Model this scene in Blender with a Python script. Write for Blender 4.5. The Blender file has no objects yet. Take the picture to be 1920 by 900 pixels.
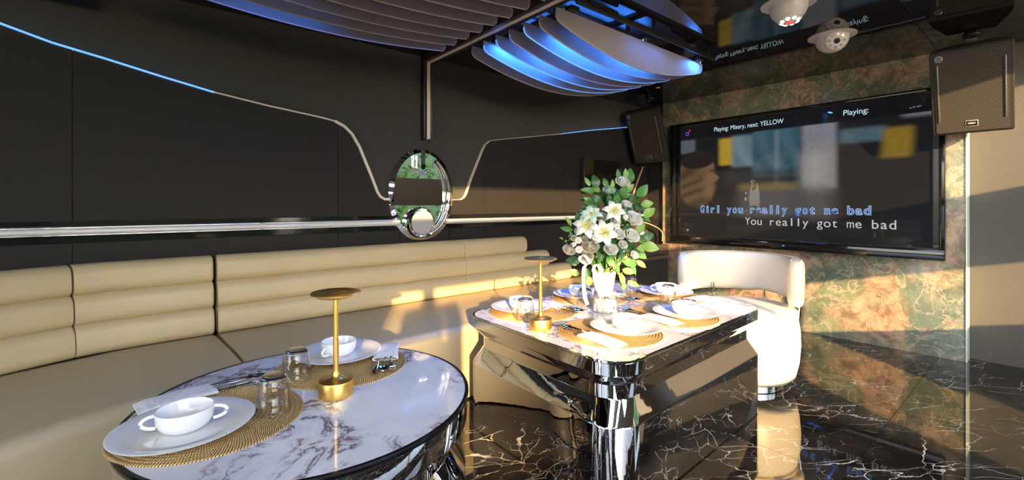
import bpy, bmesh, math, random
from mathutils import Vector, Matrix, Quaternion
PI = math.pi
random.seed(7)
SC = bpy.context.scene
COL = SC.collection

# ------------------------------------------------------------------ camera, sky, sun, exposure
cam_d = bpy.data.cameras.new('camera'); cam = bpy.data.objects.new('camera', cam_d); COL.objects.link(cam)
cam_d.lens = 16.0; cam_d.sensor_width = 36.0; cam_d.shift_y = -0.0349; cam_d.clip_start = 0.02
cam.location = (0, 0, 1.1); cam.rotation_euler = (PI / 2, 0, -math.atan2(0.64, 0.7684))
SC.camera = cam
world = bpy.data.worlds.new('world'); SC.world = world; world.use_nodes = True
wn = world.node_tree.nodes; wl = world.node_tree.links
bg = wn['Background']
sky = wn.new('ShaderNodeTexSky'); sky.sky_type = 'NISHITA'; sky.sun_disc = False
sky.sun_elevation = math.radians(28); sky.sun_rotation = math.radians(210)
sky.air_density = 1.0; sky.dust_density = 1.0
hs = wn.new('ShaderNodeHueSaturation'); hs.inputs['Saturation'].default_value = 0.62
wl.new(sky.outputs[0], hs.inputs['Color']); wl.new(hs.outputs[0], bg.inputs[0]); bg.inputs[1].default_value = 0.58
SUN_DIR = Vector((0.587, 1.0, -0.238)).normalized()
sd = bpy.data.lights.new('sun', 'SUN'); so = bpy.data.objects.new('sun', sd); COL.objects.link(so)
sd.energy = 9.6; sd.color = (1.0, 0.66, 0.30); sd.angle = math.radians(0.6)
so.rotation_euler = SUN_DIR.to_track_quat('-Z', 'Y').to_euler()
so.location = (-2, -4, 4)
SC.view_settings.view_transform = 'Standard'; SC.view_settings.look = 'None'
SC.view_settings.gamma = 1.0; SC.view_settings.use_curve_mapping = False
SC.view_settings.exposure = 1.08

# ------------------------------------------------------------------ materials
MATS = {}
def new_mat(name):
    m = bpy.data.materials.new(name); m.use_nodes = True; MATS[name] = m
    return m, m.node_tree.nodes, m.node_tree.links, m.node_tree.nodes['Principled BSDF']
def simple(name, col, rough=0.5, metal=0.0, bump=None, spec=None, emit=None, coat=0):
    m, n, l, b = new_mat(name)
    b.inputs['Base Color'].default_value = (*col, 1); b.inputs['Roughness'].default_value = rough
    b.inputs['Metallic'].default_value = metal
    if spec is not None: b.inputs['Specular IOR Level'].default_value = spec
    if coat: b.inputs['Coat Weight'].default_value = coat; b.inputs['Coat Roughness'].default_value = 0.03
    if emit: b.inputs['Emission Color'].default_value = (*emit[0], 1); b.inputs['Emission Strength'].default_value = emit[1]
    tc = n.new('ShaderNodeTexCoord'); nz = n.new('ShaderNodeTexNoise')
    l.new(tc.outputs['Object'], nz.inputs['Vector'])
    sc, st, dist = bump if bump else (60, 0.03, 0.002)
    nz.inputs['Scale'].default_value = sc; nz.inputs['Detail'].default_value = 4
    bp = n.new('ShaderNodeBump'); bp.inputs['Strength'].default_value = st; bp.inputs['Distance'].default_value = dist
    l.new(nz.outputs['Fac'], bp.inputs['Height']); l.new(bp.outputs['Normal'], b.inputs['Normal'])
    # slight colour variation
    mx = n.new('ShaderNodeMix'); mx.data_type = 'RGBA'
    mx.inputs['A'].default_value = (*col, 1); mx.inputs['B'].default_value = (*[c * 0.86 for c in col], 1)
    l.new(nz.outputs['Fac'], mx.inputs['Factor']); l.new(mx.outputs['Result'], b.inputs['Base Color'])
    return m
def ramp(n, stops):
    r = n.new('ShaderNodeValToRGB'); el = r.color_ramp.elements
    while len(el) > 1: el.remove(el[0])
    el[0].position = stops[0][0]; el[0].color = (*stops[0][1], 1)
    for p, c in stops[1:]:
        e = el.new(p); e.color = (*c, 1)
    return r
def noise(n, l, vec, scale, detail=6, dist=0.0, rough=0.55):
    t = n.new('ShaderNodeTexNoise'); t.inputs['Scale'].default_value = scale; t.inputs['Detail'].default_value = detail
    t.inputs['Distortion'].default_value = dist; t.inputs['Roughness'].default_value = rough
    l.new(vec, t.inputs['Vector']); return t.outputs['Fac']
def math_(n, l, op, a, b=None, c=None):
    m = n.new('ShaderNodeMath'); m.operation = op
    for i, v in enumerate((a, b, c)):
        if v is None: continue
        if isinstance(v, (int, float)): m.inputs[i].default_value = v
        else: l.new(v, m.inputs[i])
    return m.outputs[0]
def mapr(n, l, v, a, b, c=0.0, d=1.0):
    m = n.new('ShaderNodeMapRange'); m.clamp = True; m.interpolation_type = 'SMOOTHSTEP'
    l.new(v, m.inputs[0])
    for i, x in enumerate((a, b, c, d)): m.inputs[i + 1].default_value = x
    return m.outputs[0]
def mixc(n, l, f, a, b):
    m = n.new('ShaderNodeMix'); m.data_type = 'RGBA'
    if isinstance(f, (int, float)): m.inputs['Factor'].default_value = f
    else: l.new(f, m.inputs['Factor'])
    for k, v in (('A', a), ('B', b)):
        if isinstance(v, tuple): m.inputs[k].default_value = (*v, 1)
        else: l.new(v, m.inputs[k])
    return m.outputs['Result']
def objvec(n, l, scale=(1, 1, 1), rot=(0, 0, 0), loc=(0, 0, 0), rnd=0):
    tc = n.new('ShaderNodeTexCoord'); mp = n.new('ShaderNodeMapping')
    mp.inputs['Scale'].default_value = scale; mp.inputs['Rotation'].default_value = rot; mp.inputs['Location'].default_value = loc
    if rnd:
        oi = n.new('ShaderNodeObjectInfo'); ad = n.new('ShaderNodeVectorMath'); ad.operation = 'ADD'
        ml = n.new('ShaderNodeMath'); ml.operation = 'MULTIPLY'; ml.inputs[1].default_value = rnd
        l.new(oi.outputs['Random'], ml.inputs[0]); l.new(tc.outputs['Object'], ad.inputs[0]); l.new(ml.outputs[0], ad.inputs[1])
        l.new(ad.outputs[0], mp.inputs['Vector'])
    else: l.new(tc.outputs['Object'], mp.inputs['Vector'])
    return mp.outputs[0]

# black marble with white veins (floor)
m, n, l, b = new_mat('black_marble')
v = objvec(n, l, rnd=37, rot=(0, 0, 0.5))
def crack(scale, w, dscale, damt, stretch, rot, seed):
    mp = n.new('ShaderNodeMapping'); mp.inputs['Scale'].default_value = stretch; mp.inputs['Rotation'].default_value = (0, 0, rot); mp.inputs['Location'].default_value = (seed, seed * 2, 0)
    l.new(v, mp.inputs['Vector'])
    nn = n.new('ShaderNodeTexNoise'); nn.inputs['Scale'].default_value = dscale; nn.inputs['Detail'].default_value = 5
    l.new(mp.outputs[0], nn.inputs['Vector'])
    ad = n.new('ShaderNodeMix'); ad.data_type = 'RGBA'; ad.blend_type = 'LINEAR_LIGHT'; ad.inputs['Factor'].default_value = damt
    l.new(mp.outputs[0], ad.inputs['A']); l.new(nn.outputs['Color'], ad.inputs['B'])
    vo = n.new('ShaderNodeTexVoronoi'); vo.feature = 'DISTANCE_TO_EDGE'; vo.inputs['Scale'].default_value = scale
    l.new(ad.outputs['Result'], vo.inputs['Vector'])
    return mapr(n, l, vo.outputs['Distance'], 0.0, w, 1.0, 0.0)
c1 = crack(1.7, 0.009, 3, 0.12, (1, 2.6, 1), 0.3, 1.3)
c2 = crack(3.6, 0.011, 5, 0.09, (1, 2.2, 1), -0.7, 5.1)
c3 = crack(8, 0.018, 7, 0.10, (1, 1.6, 1), 1.2, 9.1)
k1 = mapr(n, l, noise(n, l, v, 2.2, 4), 0.46, 0.66)
k2 = mapr(n, l, noise(n, l, v, 3.6, 4), 0.46, 0.60)
k3 = mapr(n, l, noise(n, l, v, 3.1, 4, 1.0), 0.50, 0.66)
s = math_(n, l, 'MAXIMUM', math_(n, l, 'MULTIPLY', c1, k1), math_(n, l, 'MAXIMUM', math_(n, l, 'MULTIPLY', math_(n, l, 'MULTIPLY', c2, k2), 0.75), math_(n, l, 'MULTIPLY', math_(n, l, 'MULTIPLY', c3, k3), 0.4)))
base = mixc(n, l, mapr(n, l, noise(n, l, v, 5, 6), 0.4, 0.75), (0.008, 0.007, 0.006), (0.028, 0.022, 0.018))
l.new(mixc(n, l, s, base, (0.75, 0.70, 0.62)), b.inputs['Base Color'])
b.inputs['Roughness'].default_value = 0.035; b.inputs['Specular IOR Level'].default_value = 0.75

# white table marble with violet-grey veins
m, n, l, b = new_mat('white_marble')
v = objvec(n, l, rnd=11)
f1 = noise(n, l, v, 5.2, 10, 2.0, 0.66)
ve = math_(n, l, 'ABSOLUTE', math_(n, l, 'SUBTRACT', f1, 0.5))
vein = mapr(n, l, ve, 0.0, 0.045, 1.0, 0.0)
msk = mapr(n, l, noise(n, l, v, 3.4, 4, 0.6), 0.46, 0.56)
soft = mapr(n, l, ve, 0.0, 0.13, 0.45, 0.0)
tint = mixc(n, l, mapr(n, l, noise(n, l, v, 3.3, 3), 0.42, 0.62), (0.10, 0.08, 0.15), (0.26, 0.15, 0.12))
base = mixc(n, l, mapr(n, l, noise(n, l, v, 5, 5), 0.3, 0.7), (0.80, 0.80, 0.82), (0.66, 0.67, 0.72))
c = mixc(n, l, math_(n, l, 'MULTIPLY', soft, msk), base, (0.42, 0.37, 0.40))
c = mixc(n, l, math_(n, l, 'MULTIPLY', vein, msk), c, tint)
l.new(c, b.inputs['Base Color']); b.inputs['Roughness'].default_value = 0.06
b.inputs['Coat Weight'].default_value = 0.5; b.inputs['Coat Roughness'].default_value = 0.02

# green and rust wall marble
m, n, l, b = new_mat('green_marble')
v = objvec(n, l, loc=(3, 1, 2))
a1 = mapr(n, l, noise(n, l, v, 2.0, 7, 1.2, 0.6), 0.44, 0.60)
base = mixc(n, l, mapr(n, l, noise(n, l, v, 5, 8, 0.5), 0.35, 0.7), (0.075, 0.10, 0.07), (0.17, 0.195, 0.125))
rust = mixc(n, l, mapr(n, l, noise(n, l, v, 9, 8, 0.6, 0.66), 0.35, 0.65), (0.15, 0.09, 0.062), (0.38, 0.26, 0.175))
c = mixc(n, l, a1, base, rust)
f2 = math_(n, l, 'ABSOLUTE', math_(n, l, 'SUBTRACT', noise(n, l, v, 3.2, 9, 1.4, 0.6), 0.5))
c = mixc(n, l, mapr(n, l, f2, 0.0, 0.02, 0.45, 0.0), c, (0.55, 0.40, 0.27))
f3 = math_(n, l, 'ABSOLUTE', math_(n, l, 'SUBTRACT', noise(n, l, v, 11, 8, 1.0, 0.6), 0.5))
c = mixc(n, l, mapr(n, l, f3, 0.0, 0.02, 0.22, 0.0), c, (0.48, 0.40, 0.30))
l.new(c, b.inputs['Base Color']); b.inputs['Roughness'].default_value = 0.12

# woven dark wall cloths / veneers
def woven(name, c1_, c2_, rough, sx, sz, st):
    m, n, l, b = new_mat(name)
    v = objvec(n, l, scale=(sx, sx, sz))
    f = noise(n, l, v, 1.0, 3)
    l.new(mixc(n, l, f, c1_, c2_), b.inputs['Base Color']); b.inputs['Roughness'].default_value = rough
    b.inputs['Specular IOR Level'].default_value = 0.25
    bp = n.new('ShaderNodeBump'); bp.inputs['Strength'].default_value = st; bp.inputs['Distance'].default_value = 0.003
    l.new(f, bp.inputs['Height']); l.new(bp.outputs[0], b.inputs['Normal'])
woven('wall_cloth', (0.042, 0.041, 0.034), (0.062, 0.059, 0.048), 0.75, 260, 60, 0.3)
woven('panel_cloth', (0.010, 0.009, 0.008), (0.022, 0.018, 0.016), 0.55, 60, 420, 0.4)
woven('grey_cloth', (0.060, 0.056, 0.050), (0.10, 0.093, 0.081), 0.8, 330, 90, 0.4)

woven('rear_cloth', (0.09, 0.075, 0.06), (0.14, 0.12, 0.095), 0.7, 200, 80, 0.3)
# leather
m, n, l, b = new_mat('cream_leather')
v = objvec(n, l)
f = noise(n, l, v, 2.5, 3, 0.2); g = noise(n, l, v, 420, 2)
l.new(mixc(n, l, f, (0.60, 0.475, 0.275), (0.54, 0.415, 0.23)), b.inputs['Base Color']); b.inputs['Roughness'].default_value = 0.42
wr = noise(n, l, objvec(n, l, scale=(3, 2, 3)), 1.0, 3, 0.5)
hh = math_(n, l, 'ADD', math_(n, l, 'MULTIPLY', wr, 1.0), math_(n, l, 'MULTIPLY', g, 0.03))
bp = n.new('ShaderNodeBump'); bp.inputs['Strength'].default_value = 0.35; bp.inputs['Distance'].default_value = 0.02
l.new(hh, bp.inputs['Height']); l.new(bp.outputs[0], b.inputs['Normal'])
m, n, l, b = new_mat('white_leather')
v = objvec(n, l); f = noise(n, l, v, 6, 4, 0.5)
l.new(mixc(n, l, f, (0.80, 0.71, 0.54), (0.74, 0.65, 0.48)), b.inputs['Base Color']); b.inputs['Roughness'].default_value = 0.35
bp = n.new('ShaderNodeBump'); bp.inputs['Strength'].default_value = 0.2; bp.inputs['Distance'].default_value = 0.01
l.new(f, bp.inputs['Height']); l.new(bp.outputs[0], b.inputs['Normal'])
simple('taupe_leather', (0.47, 0.385, 0.235), 0.42, bump=(3, 0.3, 0.02))

simple('chrome', (0.80, 0.79, 0.78), 0.02, 1.0, bump=(3.5, 0.12, 0.012))
simple('mirror', (0.88, 0.87, 0.86), 0.008, 1.0, bump=(3.0, 0.02, 0.004))
simple('cutlery_steel', (0.75, 0.75, 0.76), 0.06, 1.0)
m, n, l, b = new_mat('brass')
v = objvec(n, l, scale=(6, 6, 700)); f = noise(n, l, v, 1.0, 2)
l.new(mixc(n, l, f, (0.92, 0.60, 0.17), (0.80, 0.48, 0.12)), b.inputs['Base Color']); b.inputs['Metallic'].default_value = 1
l.new(mapr(n, l, f, 0.3, 0.7, 0.30, 0.42), b.inputs['Roughness'])
simple('ceramic', (0.86, 0.86, 0.86), 0.08, coat=0.4, bump=(4, 0.02, 0.003))
simple('black_gloss', (0.008, 0.008, 0.009), 0.06)
simple('black_rim', (0.012, 0.012, 0.014), 0.12, 0.6)
simple('black_satin', (0.016, 0.015, 0.014), 0.38)
simple('black_plastic', (0.014, 0.012, 0.011), 0.5, bump=(350, 0.4, 0.002))
simple('dark_brown', (0.05, 0.038, 0.03), 0.35)
simple('warm_plastic', (0.07, 0.052, 0.04), 0.4)
simple('beige_strip', (0.80, 0.70, 0.58), 0.5)
simple('blue_strip', (0.35, 0.4, 0.5), 0.5, emit=((0.10, 0.38, 1.0), 0.6))
simple('blue_edge', (0.2, 0.4, 0.8), 0.4, emit=((0.12, 0.38, 1.0), 0.45))
simple('violet_edge', (0.4, 0.4, 0.7), 0.4, emit=((0.25, 0.3, 0.9), 0.12))
simple('acrylic_edge', (0.60, 0.52, 0.48), 0.4)
simple('dome_white', (0.62, 0.58, 0.54), 0.3)
simple('lens_dark', (0.02, 0.02, 0.03), 0.05)
simple('lamp_white', (0.9, 0.9, 0.85), 0.3, emit=((1.0, 0.97, 0.9), 6.0))
simple('lamp_red', (0.5, 0.05, 0.03), 0.3, emit=((0.9, 0.08, 0.04), 0.5))
simple('screw', (0.7, 0.7, 0.7), 0.2, 1.0)
simple('diffuser', (0.78, 0.77, 0.76), 0.12, coat=0.6)
simple('dial_face', (0.42, 0.42, 0.42), 0.55)
simple('cream_pot', (0.86, 0.80, 0.68), 0.4)
simple('ribbon', (0.85, 0.80, 0.72), 0.35)
simple('tan_cable', (0.42, 0.26, 0.15), 0.5)
simple('grey_metal', (0.25, 0.23, 0.20), 0.35, 0.8)
simple('badge', (0.45, 0.42, 0.37), 0.3, 0.5)
simple('badge_blue', (0.05, 0.06, 0.12), 0.3)
simple('glass_edge', (0.62, 0.72, 0.62), 0.15, emit=None)
simple('frame_paint', (0.30, 0.31, 0.32), 0.5)
simple('plaster', (0.42, 0.40, 0.37), 0.7)
simple('paving', (0.34, 0.31, 0.28), 0.8)
simple('napkin_back', (0.80, 0.78, 0.76), 0.6)
simple('petal_yellow', (0.78, 0.70, 0.22), 0.5)
simple('stem_green', (0.14, 0.24, 0.05), 0.5)
# ceiling gloss
m, n, l, b = new_mat('ceiling_gloss')
v = objvec(n, l); l.new(mixc(n, l, noise(n, l, v, 2, 2), (0.012, 0.011, 0.010), (0.02, 0.017, 0.015)), b.inputs['Base Color'])
b.inputs['Roughness'].default_value = 0.02; b.inputs['Specular IOR Level'].default_value = 0.7; b.inputs['IOR'].default_value = 1.55
bp = n.new('ShaderNodeBump'); bp.inputs['Strength'].default_value = 0.06; bp.inputs['Distance'].default_value = 0.01
l.new(noise(n, l, v, 2.5, 2), bp.inputs['Height']); l.new(bp.outputs[0], b.inputs['Normal'])
# petals, leaves: translucent sheets
def sheet(name, c1_, c2_, tr, rough=0.4, sc=18):
    m, n, l, b = new_mat(name)
    v = objvec(n, l); f = noise(n, l, v, sc, 4)
    c = mixc(n, l, f, c1_, c2_); l.new(c, b.inputs['Base Color']); b.inputs['Roughness'].default_value = rough
    t = n.new('ShaderNodeBsdfTranslucent'); l.new(c, t.inputs['Color'])
    mx = n.new('ShaderNodeMixShader'); mx.inputs[0].default_value = tr
    l.new(b.outputs[0], mx.inputs[1]); l.new(t.outputs[0], mx.inputs[2]); l.new(mx.outputs[0], n['Material Output'].inputs['Surface'])
sheet('petal_white', (0.90, 0.89, 0.84), (0.84, 0.82, 0.74), 0.35)
sheet('petal_cream', (0.82, 0.75, 0.60), (0.76, 0.70, 0.54), 0.3)
sheet('lily_petal', (0.86, 0.86, 0.82), (0.80, 0.80, 0.76), 0.2)
for nn_ in MATS['lily_petal'].node_tree.nodes:
    if nn_.type == 'MIX' and nn_.data_type == 'RGBA': lilymix = nn_
m = MATS['lily_petal']; n, l = m.node_tree.nodes, m.node_tree.links
tc = n.new('ShaderNodeTexCoord'); sx = n.new('ShaderNodeSeparateXYZ'); l.new(tc.outputs['Object'], sx.inputs[0])
c = mixc(n, l, mapr(n, l, sx.outputs[0], 0.05, 0.50, 1.0, 0.0), lilymix.outputs['Result'], (0.60, 0.66, 0.12))
l.new(c, n['Principled BSDF'].inputs['Base Color']); l.new(c, [x for x in n if x.type == 'BSDF_TRANSLUCENT'][0].inputs['Color'])
sheet('petal_green', (0.56, 0.74, 0.55), (0.66, 0.73, 0.58), 0.15)
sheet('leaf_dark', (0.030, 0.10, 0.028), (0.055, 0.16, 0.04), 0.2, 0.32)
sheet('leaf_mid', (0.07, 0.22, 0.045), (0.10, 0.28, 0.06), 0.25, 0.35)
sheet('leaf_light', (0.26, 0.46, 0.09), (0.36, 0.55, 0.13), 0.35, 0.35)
sheet('hedge_leaf', (0.10, 0.20, 0.03), (0.22, 0.33, 0.05), 0.5, 0.5, 3)
sheet('frosted', (0.50, 0.44, 0.43), (0.44, 0.39, 0.38), 0.45, 0.6, 6)
# glass: thin clear walls
m, n, l, b = new_mat('clear_glass')
n.remove(b)
tr = n.new('ShaderNodeBsdfTransparent'); tr.inputs[0].default_value = (0.965, 0.965, 0.96, 1)
gl = n.new('ShaderNodeBsdfGlossy'); gl.inputs['Roughness'].default_value = 0.01
lw = n.new('ShaderNodeLayerWeight'); lw.inputs[0].default_value = 0.24
mx = n.new('ShaderNodeMixShader'); l.new(mapr(n, l, lw.outputs['Facing'], 0.0, 1.0, 0.04, 0.95), mx.inputs[0])
l.new(tr.outputs[0], mx.inputs[1]); l.new(gl.outputs[0], mx.inputs[2]); l.new(mx.outputs[0], n['Material Output'].inputs['Surface'])
m, n, l, b = new_mat('solid_glass')
b.inputs['Base Color'].default_value = (1, 1, 1, 1); b.inputs['Transmission Weight'].default_value = 1; b.inputs['Roughness'].default_value = 0.0; b.inputs['IOR'].default_value = 1.46
l.new(noise(n, l, objvec(n, l), 3, 2), n.new('ShaderNodeBump').inputs['Height'])
# woven gold placemat: strands round the rings
m, n, l, b = new_mat('gold_weave')
tc = n.new('ShaderNodeTexCoord'); sx = n.new('ShaderNodeSeparateXYZ'); l.new(tc.outputs['Object'], sx.inputs[0])
rad = math_(n, l, 'SQRT', math_(n, l, 'ADD', math_(n, l, 'MULTIPLY', sx.outputs[0], sx.outputs[0]), math_(n, l, 'MULTIPLY', sx.outputs[1], sx.outputs[1])))
ang = math_(n, l, 'ARCTAN2', sx.outputs[1], sx.outputs[0])
tw = math_(n, l, 'SINE', math_(n, l, 'ADD', math_(n, l, 'MULTIPLY', ang, 190.0), math_(n, l, 'MULTIPLY', rad, 900.0)))
f = mapr(n, l, tw, -0.5, 0.6)
l.new(mixc(n, l, f, (0.16, 0.10, 0.04), (0.82, 0.55, 0.22)), b.inputs['Base Color']); b.inputs['Roughness'].default_value = 0.4; b.inputs['Metallic'].default_value = 0.25
bp = n.new('ShaderNodeBump'); bp.inputs['Strength'].default_value = 0.6; bp.inputs['Distance'].default_value = 0.003
l.new(tw, bp.inputs['Height']); l.new(bp.outputs[0], b.inputs['Normal'])
# speaker grille: round perforations in a hex pattern, local x / z plane
m, n, l, b = new_mat('grille')
tc = n.new('ShaderNodeTexCoord'); sx = n.new('ShaderNodeSeparateXYZ'); l.new(tc.outputs['Object'], sx.inputs[0])
X = math_(n, l, 'MULTIPLY', sx.outputs[0], 95.0); Z = math_(n, l, 'MULTIPLY', sx.outputs[2], 95.0 / 1.732)
def lat(ox, oz):
    a = math_(n, l, 'SUBTRACT', math_(n, l, 'FRACT', math_(n, l, 'ADD', X, ox)), 0.5)
    c = math_(n, l, 'MULTIPLY', math_(n, l, 'SUBTRACT', math_(n, l, 'FRACT', math_(n, l, 'ADD', Z, oz)), 0.5), 1.732)
    return math_(n, l, 'SQRT', math_(n, l, 'ADD', math_(n, l, 'MULTIPLY', a, a), math_(n, l, 'MULTIPLY', c, c)))
d = math_(n, l, 'MINIMUM', lat(0, 0), lat(0.5, 0.5))
hole = mapr(n, l, d, 0.28, 0.38, 1.0, 0.0)
l.new(mixc(n, l, hole, (0.060, 0.050, 0.036), (0.003, 0.003, 0.002)), b.inputs['Base Color'])
l.new(mapr(n, l, hole, 0, 1, 0.45, 0.9), b.inputs['Roughness']); b.inputs['Metallic'].default_value = 0.2
# napkin: marble print
m, n, l, b = new_mat('napkin')
v = objvec(n, l, rnd=3); f1 = noise(n, l, v, 9, 6, 1.5); ve = math_(n, l, 'ABSOLUTE', math_(n, l, 'SUBTRACT', f1, 0.5))
l.new(mixc(n, l, mapr(n, l, ve, 0, 0.06, 0.5, 0), (0.84, 0.83, 0.82), (0.50, 0.52, 0.55)), b.inputs['Base Color']); b.inputs['Roughness'].default_value = 0.5

def M(k): return MATS[k]

# ------------------------------------------------------------------ builders
def empty(name, loc=(0, 0, 0), rz=0.0):
    o = bpy.data.objects.new(name, None); COL.objects.link(o); o.location = loc; o.rotation_euler = (0, 0, rz); o.empty_display_size = 0.05
    return o
def tag(o, label, cat, group=None):
    o['label'] = label; o['category'] = cat
    if group: o['group'] = group
    return o
def struct(o): o['kind'] = 'structure'; return o
def link(name, me, parent=None, loc=(0, 0, 0), rot=None):
    o = bpy.data.objects.new(name, me); COL.objects.link(o); o.location = loc
    if rot is not None: o.rotation_euler = rot
    if parent: o.parent = parent
    return o
def finish(bm, name, mat, angle=35, smooth=True):
    me = bpy.data.meshes.new(name); bmesh.ops.recalc_face_normals(bm, faces=bm.faces[:]); bm.to_mesh(me); bm.free()
    if mat: me.materials.append(M(mat))
    if smooth:
        for p in me.polygons: p.use_smooth = True
        me.set_sharp_from_angle(angle=math.radians(angle))
    return me
def pydata(name, vs, fs, mat, angle=35, smooth=True):
    me = bpy.data.meshes.new(name); me.from_pydata(vs, [], fs); me.update()
    bm = bmesh.new(); bm.from_mesh(me); bpy.data.meshes.remove(me)
    return finish(bm, name, mat, angle, smooth)
def box_bm(lo, hi, bevel=0.0, seg=2, bm=None):
    own = bm is None
    if own: bm = bmesh.new()
    r = bmesh.ops.create_cube(bm, size=1.0)
    for v in r['verts']:
        v.co = Vector([(lo[i] + hi[i]) / 2 + v.co[i] * (hi[i] - lo[i]) for i in range(3)])
    if bevel: bmesh.ops.bevel(bm, geom=list({e for v in r['verts'] for e in v.link_edges}), offset=bevel, segments=seg, profile=0.5, affect='EDGES')
    return bm
def box(name, lo, hi, mat, parent=None, bevel=0.0, seg=2):
    c = [(lo[i] + hi[i]) / 2 for i in range(3)]
    bm = box_bm([lo[i] - c[i] for i in range(3)], [hi[i] - c[i] for i in range(3)], bevel, seg)
    return link(name, finish(bm, name, mat, 40), parent, c)
def lathe_me(name, prof, mat, seg=48, angle=35, closed=False):
    vs, fs = [], []; rings = []
    for r, z in prof:
        if r < 1e-6: rings.append([len(vs)]); vs.append((0, 0, z))
        else:
            rings.append(list(range(len(vs), len(vs) + seg)))
            vs += [(r * math.cos(2 * PI * i / seg), r * math.sin(2 * PI * i / seg), z) for i in range(seg)]
    pairs = list(zip(rings, rings[1:]))
    if closed: pairs.append((rings[-1], rings[0]))
    for A, B in pairs:
        for i in range(seg):
            j = (i + 1) % seg
            if len(A) == 1 and len(B) == 1: continue
            if len(A) == 1: fs.append((A[0], B[i], B[j]))
            elif len(B) == 1: fs.append((A[i], A[j], B[0]))
            else: fs.append((A[i], A[j], B[j], B[i]))
    return pydata(name, vs, fs, mat, angle)
def rrect(x0, x1, y0, y1, r, n=8):
    out = []
    for cx, cy, a0 in ((x1 - r, y1 - r, 0), (x0 + r, y1 - r, 90), (x0 + r, y0 + r, 180), (x1 - r, y0 + r, 270)):
        for i in range(n + 1):
            a = math.radians(a0 + 90 * i / n); out.append((cx + r * math.cos(a), cy + r * math.sin(a)))
    return out
def loft(name, loops, mat, caps=True, angle=30):
    vs = [p for L in loops for p in L]; k = len(loops[0]); fs = []
    for a in range(len(loops) - 1):
        for i in range(k):
            j = (i + 1) % k; fs.append((a * k + i, a * k + j, (a + 1) * k + j, (a + 1) * k + i))
    if caps: fs.append(tuple(range(k))[::-1]); fs.append(tuple(range((len(loops) - 1) * k, len(loops) * k)))
    return pydata(name, vs, fs, mat, angle)
def tube_me(name, pts, r, mat, seg=10, radii=None):
    pts = [Vector(p) for p in pts]; loops = []; up = Vector((0, 0, 1))
    for i, p in enumerate(pts):
        d = (pts[min(i + 1, len(pts) - 1)] - pts[max(i - 1, 0)]).normalized()
        a = d.cross(up if abs(d.z) < 0.95 else Vector((1, 0, 0))).normalized(); c = a.cross(d)
        rr = radii[i] if radii else r
        loops.append([tuple(p + rr * (math.cos(2 * PI * k / seg) * a + math.sin(2 * PI * k / seg) * c)) for k in range(seg)])
    return loft(name, loops, mat, angle=60)
def ribbon_me(name, pts, wdir, w, th, mat):
    """band following pts, width along wdir"""
    pts = [Vector(p) for p in pts]; wd = Vector(wdir).normalized(); loops = []
    for i, p in enumerate(pts):
        d = (pts[min(i + 1, len(pts) - 1)] - pts[max(i - 1, 0)]).normalized(); nn = d.cross(wd).normalized()
        loops.append([tuple(p + wd * a * w / 2 + nn * c * th / 2) for a, c in ((-1, -1), (1, -1), (1, 1), (-1, 1))])
    return loft(name, loops, mat, angle=40)
def prism_me(name, outline, y0, y1, mat, angle=30):
    """outline in x,z ; extruded along y"""
    return loft(name, [[(x, y0, z) for x, z in outline], [(x, y1, z) for x, z in outline]], mat, angle=angle)
def text_me(name, s, size, mat, ext=0.0005, offset=0.0, space=1.0, bold=False):
    cu = bpy.data.curves.new(name, 'FONT'); cu.body = s; cu.size = size; cu.extrude = ext; cu.offset = offset; cu.space_character = space
    cu.align_x = 'LEFT'; cu.align_y = 'CENTER'
    o = bpy.data.objects.new(name, cu); COL.objects.link(o)
    dg = bpy.context.evaluated_depsgraph_get(); me = bpy.data.meshes.new_from_object(o.evaluated_get(dg))
    bpy.data.objects.remove(o); bpy.data.curves.remove(cu)
    me.materials.clear(); me.materials.append(M(mat)); me.name = name
    return me
def spline(P, n=8):
    P = [Vector(p) for p in P]; out = []
    for i in range(len(P) - 1):
        p0 = P[max(i - 1, 0)]; p1 = P[i]; p2 = P[i + 1]; p3 = P[min(i + 2, len(P) - 1)]
        for k in range(n):
            t = k / n
            out.append(0.5 * ((2 * p1) + (p2 - p0) * t + (2 * p0 - 5 * p1 + 4 * p2 - p3) * t * t + (3 * p1 - p0 - 3 * p2 + p3) * t ** 3))
    out.append(P[-1]); return out

# ------------------------------------------------------------------ room shell
WL = 3.015      # plane of the long panelled wall
CZ = 2.205
floor = struct(box('floor', (-3.4, -1.4, -0.08), (4.9, 3.3, -0.006), 'black_gloss'))
tile_bm = box_bm((-0.599, -0.599, -0.006), (0.599, 0.599, 0.006)); tile = finish(tile_bm, 'floor_tile', 'black_marble', 40)
for iu in range(-4, 4):
    for iv in range(-1, 4):
        cu_, cv_ = 1.6 + 1.2 * iu, -0.05 + 1.2 * iv
        if cu_ < -3.4 or cv_ < -1.6 or iv > 2: continue
        t = link('floor_tile', tile, floor); t.matrix_parent_inverse = floor.matrix_world.inverted(); t.location = (cu_ - floor.location.x, cv_ - floor.location.y, -0.006 - floor.location.z)
        t.matrix_parent_inverse = Matrix.Identity(4)
ceil_ = struct(box('ceiling', (-3.3, -0.3, CZ), (4.7, 3.2, CZ + 0.06), 'black_satin'))
def child_box(par, name, lo, hi, mat, bevel=0.0, seg=2):
    o = box(name, lo, hi, mat, None, bevel, seg); o.parent = par; o.location = o.location - par.location; return o
def kid(par, name, me, loc=(0, 0, 0)):
    o = link(name, me, par, Vector(loc) - par.location); return o
xs = [-3.3, -0.5, 0.9, 1.6, 2.8, 4.0, 4.7]; ys = [-0.3, 0.55, 1.75, 3.2]
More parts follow.
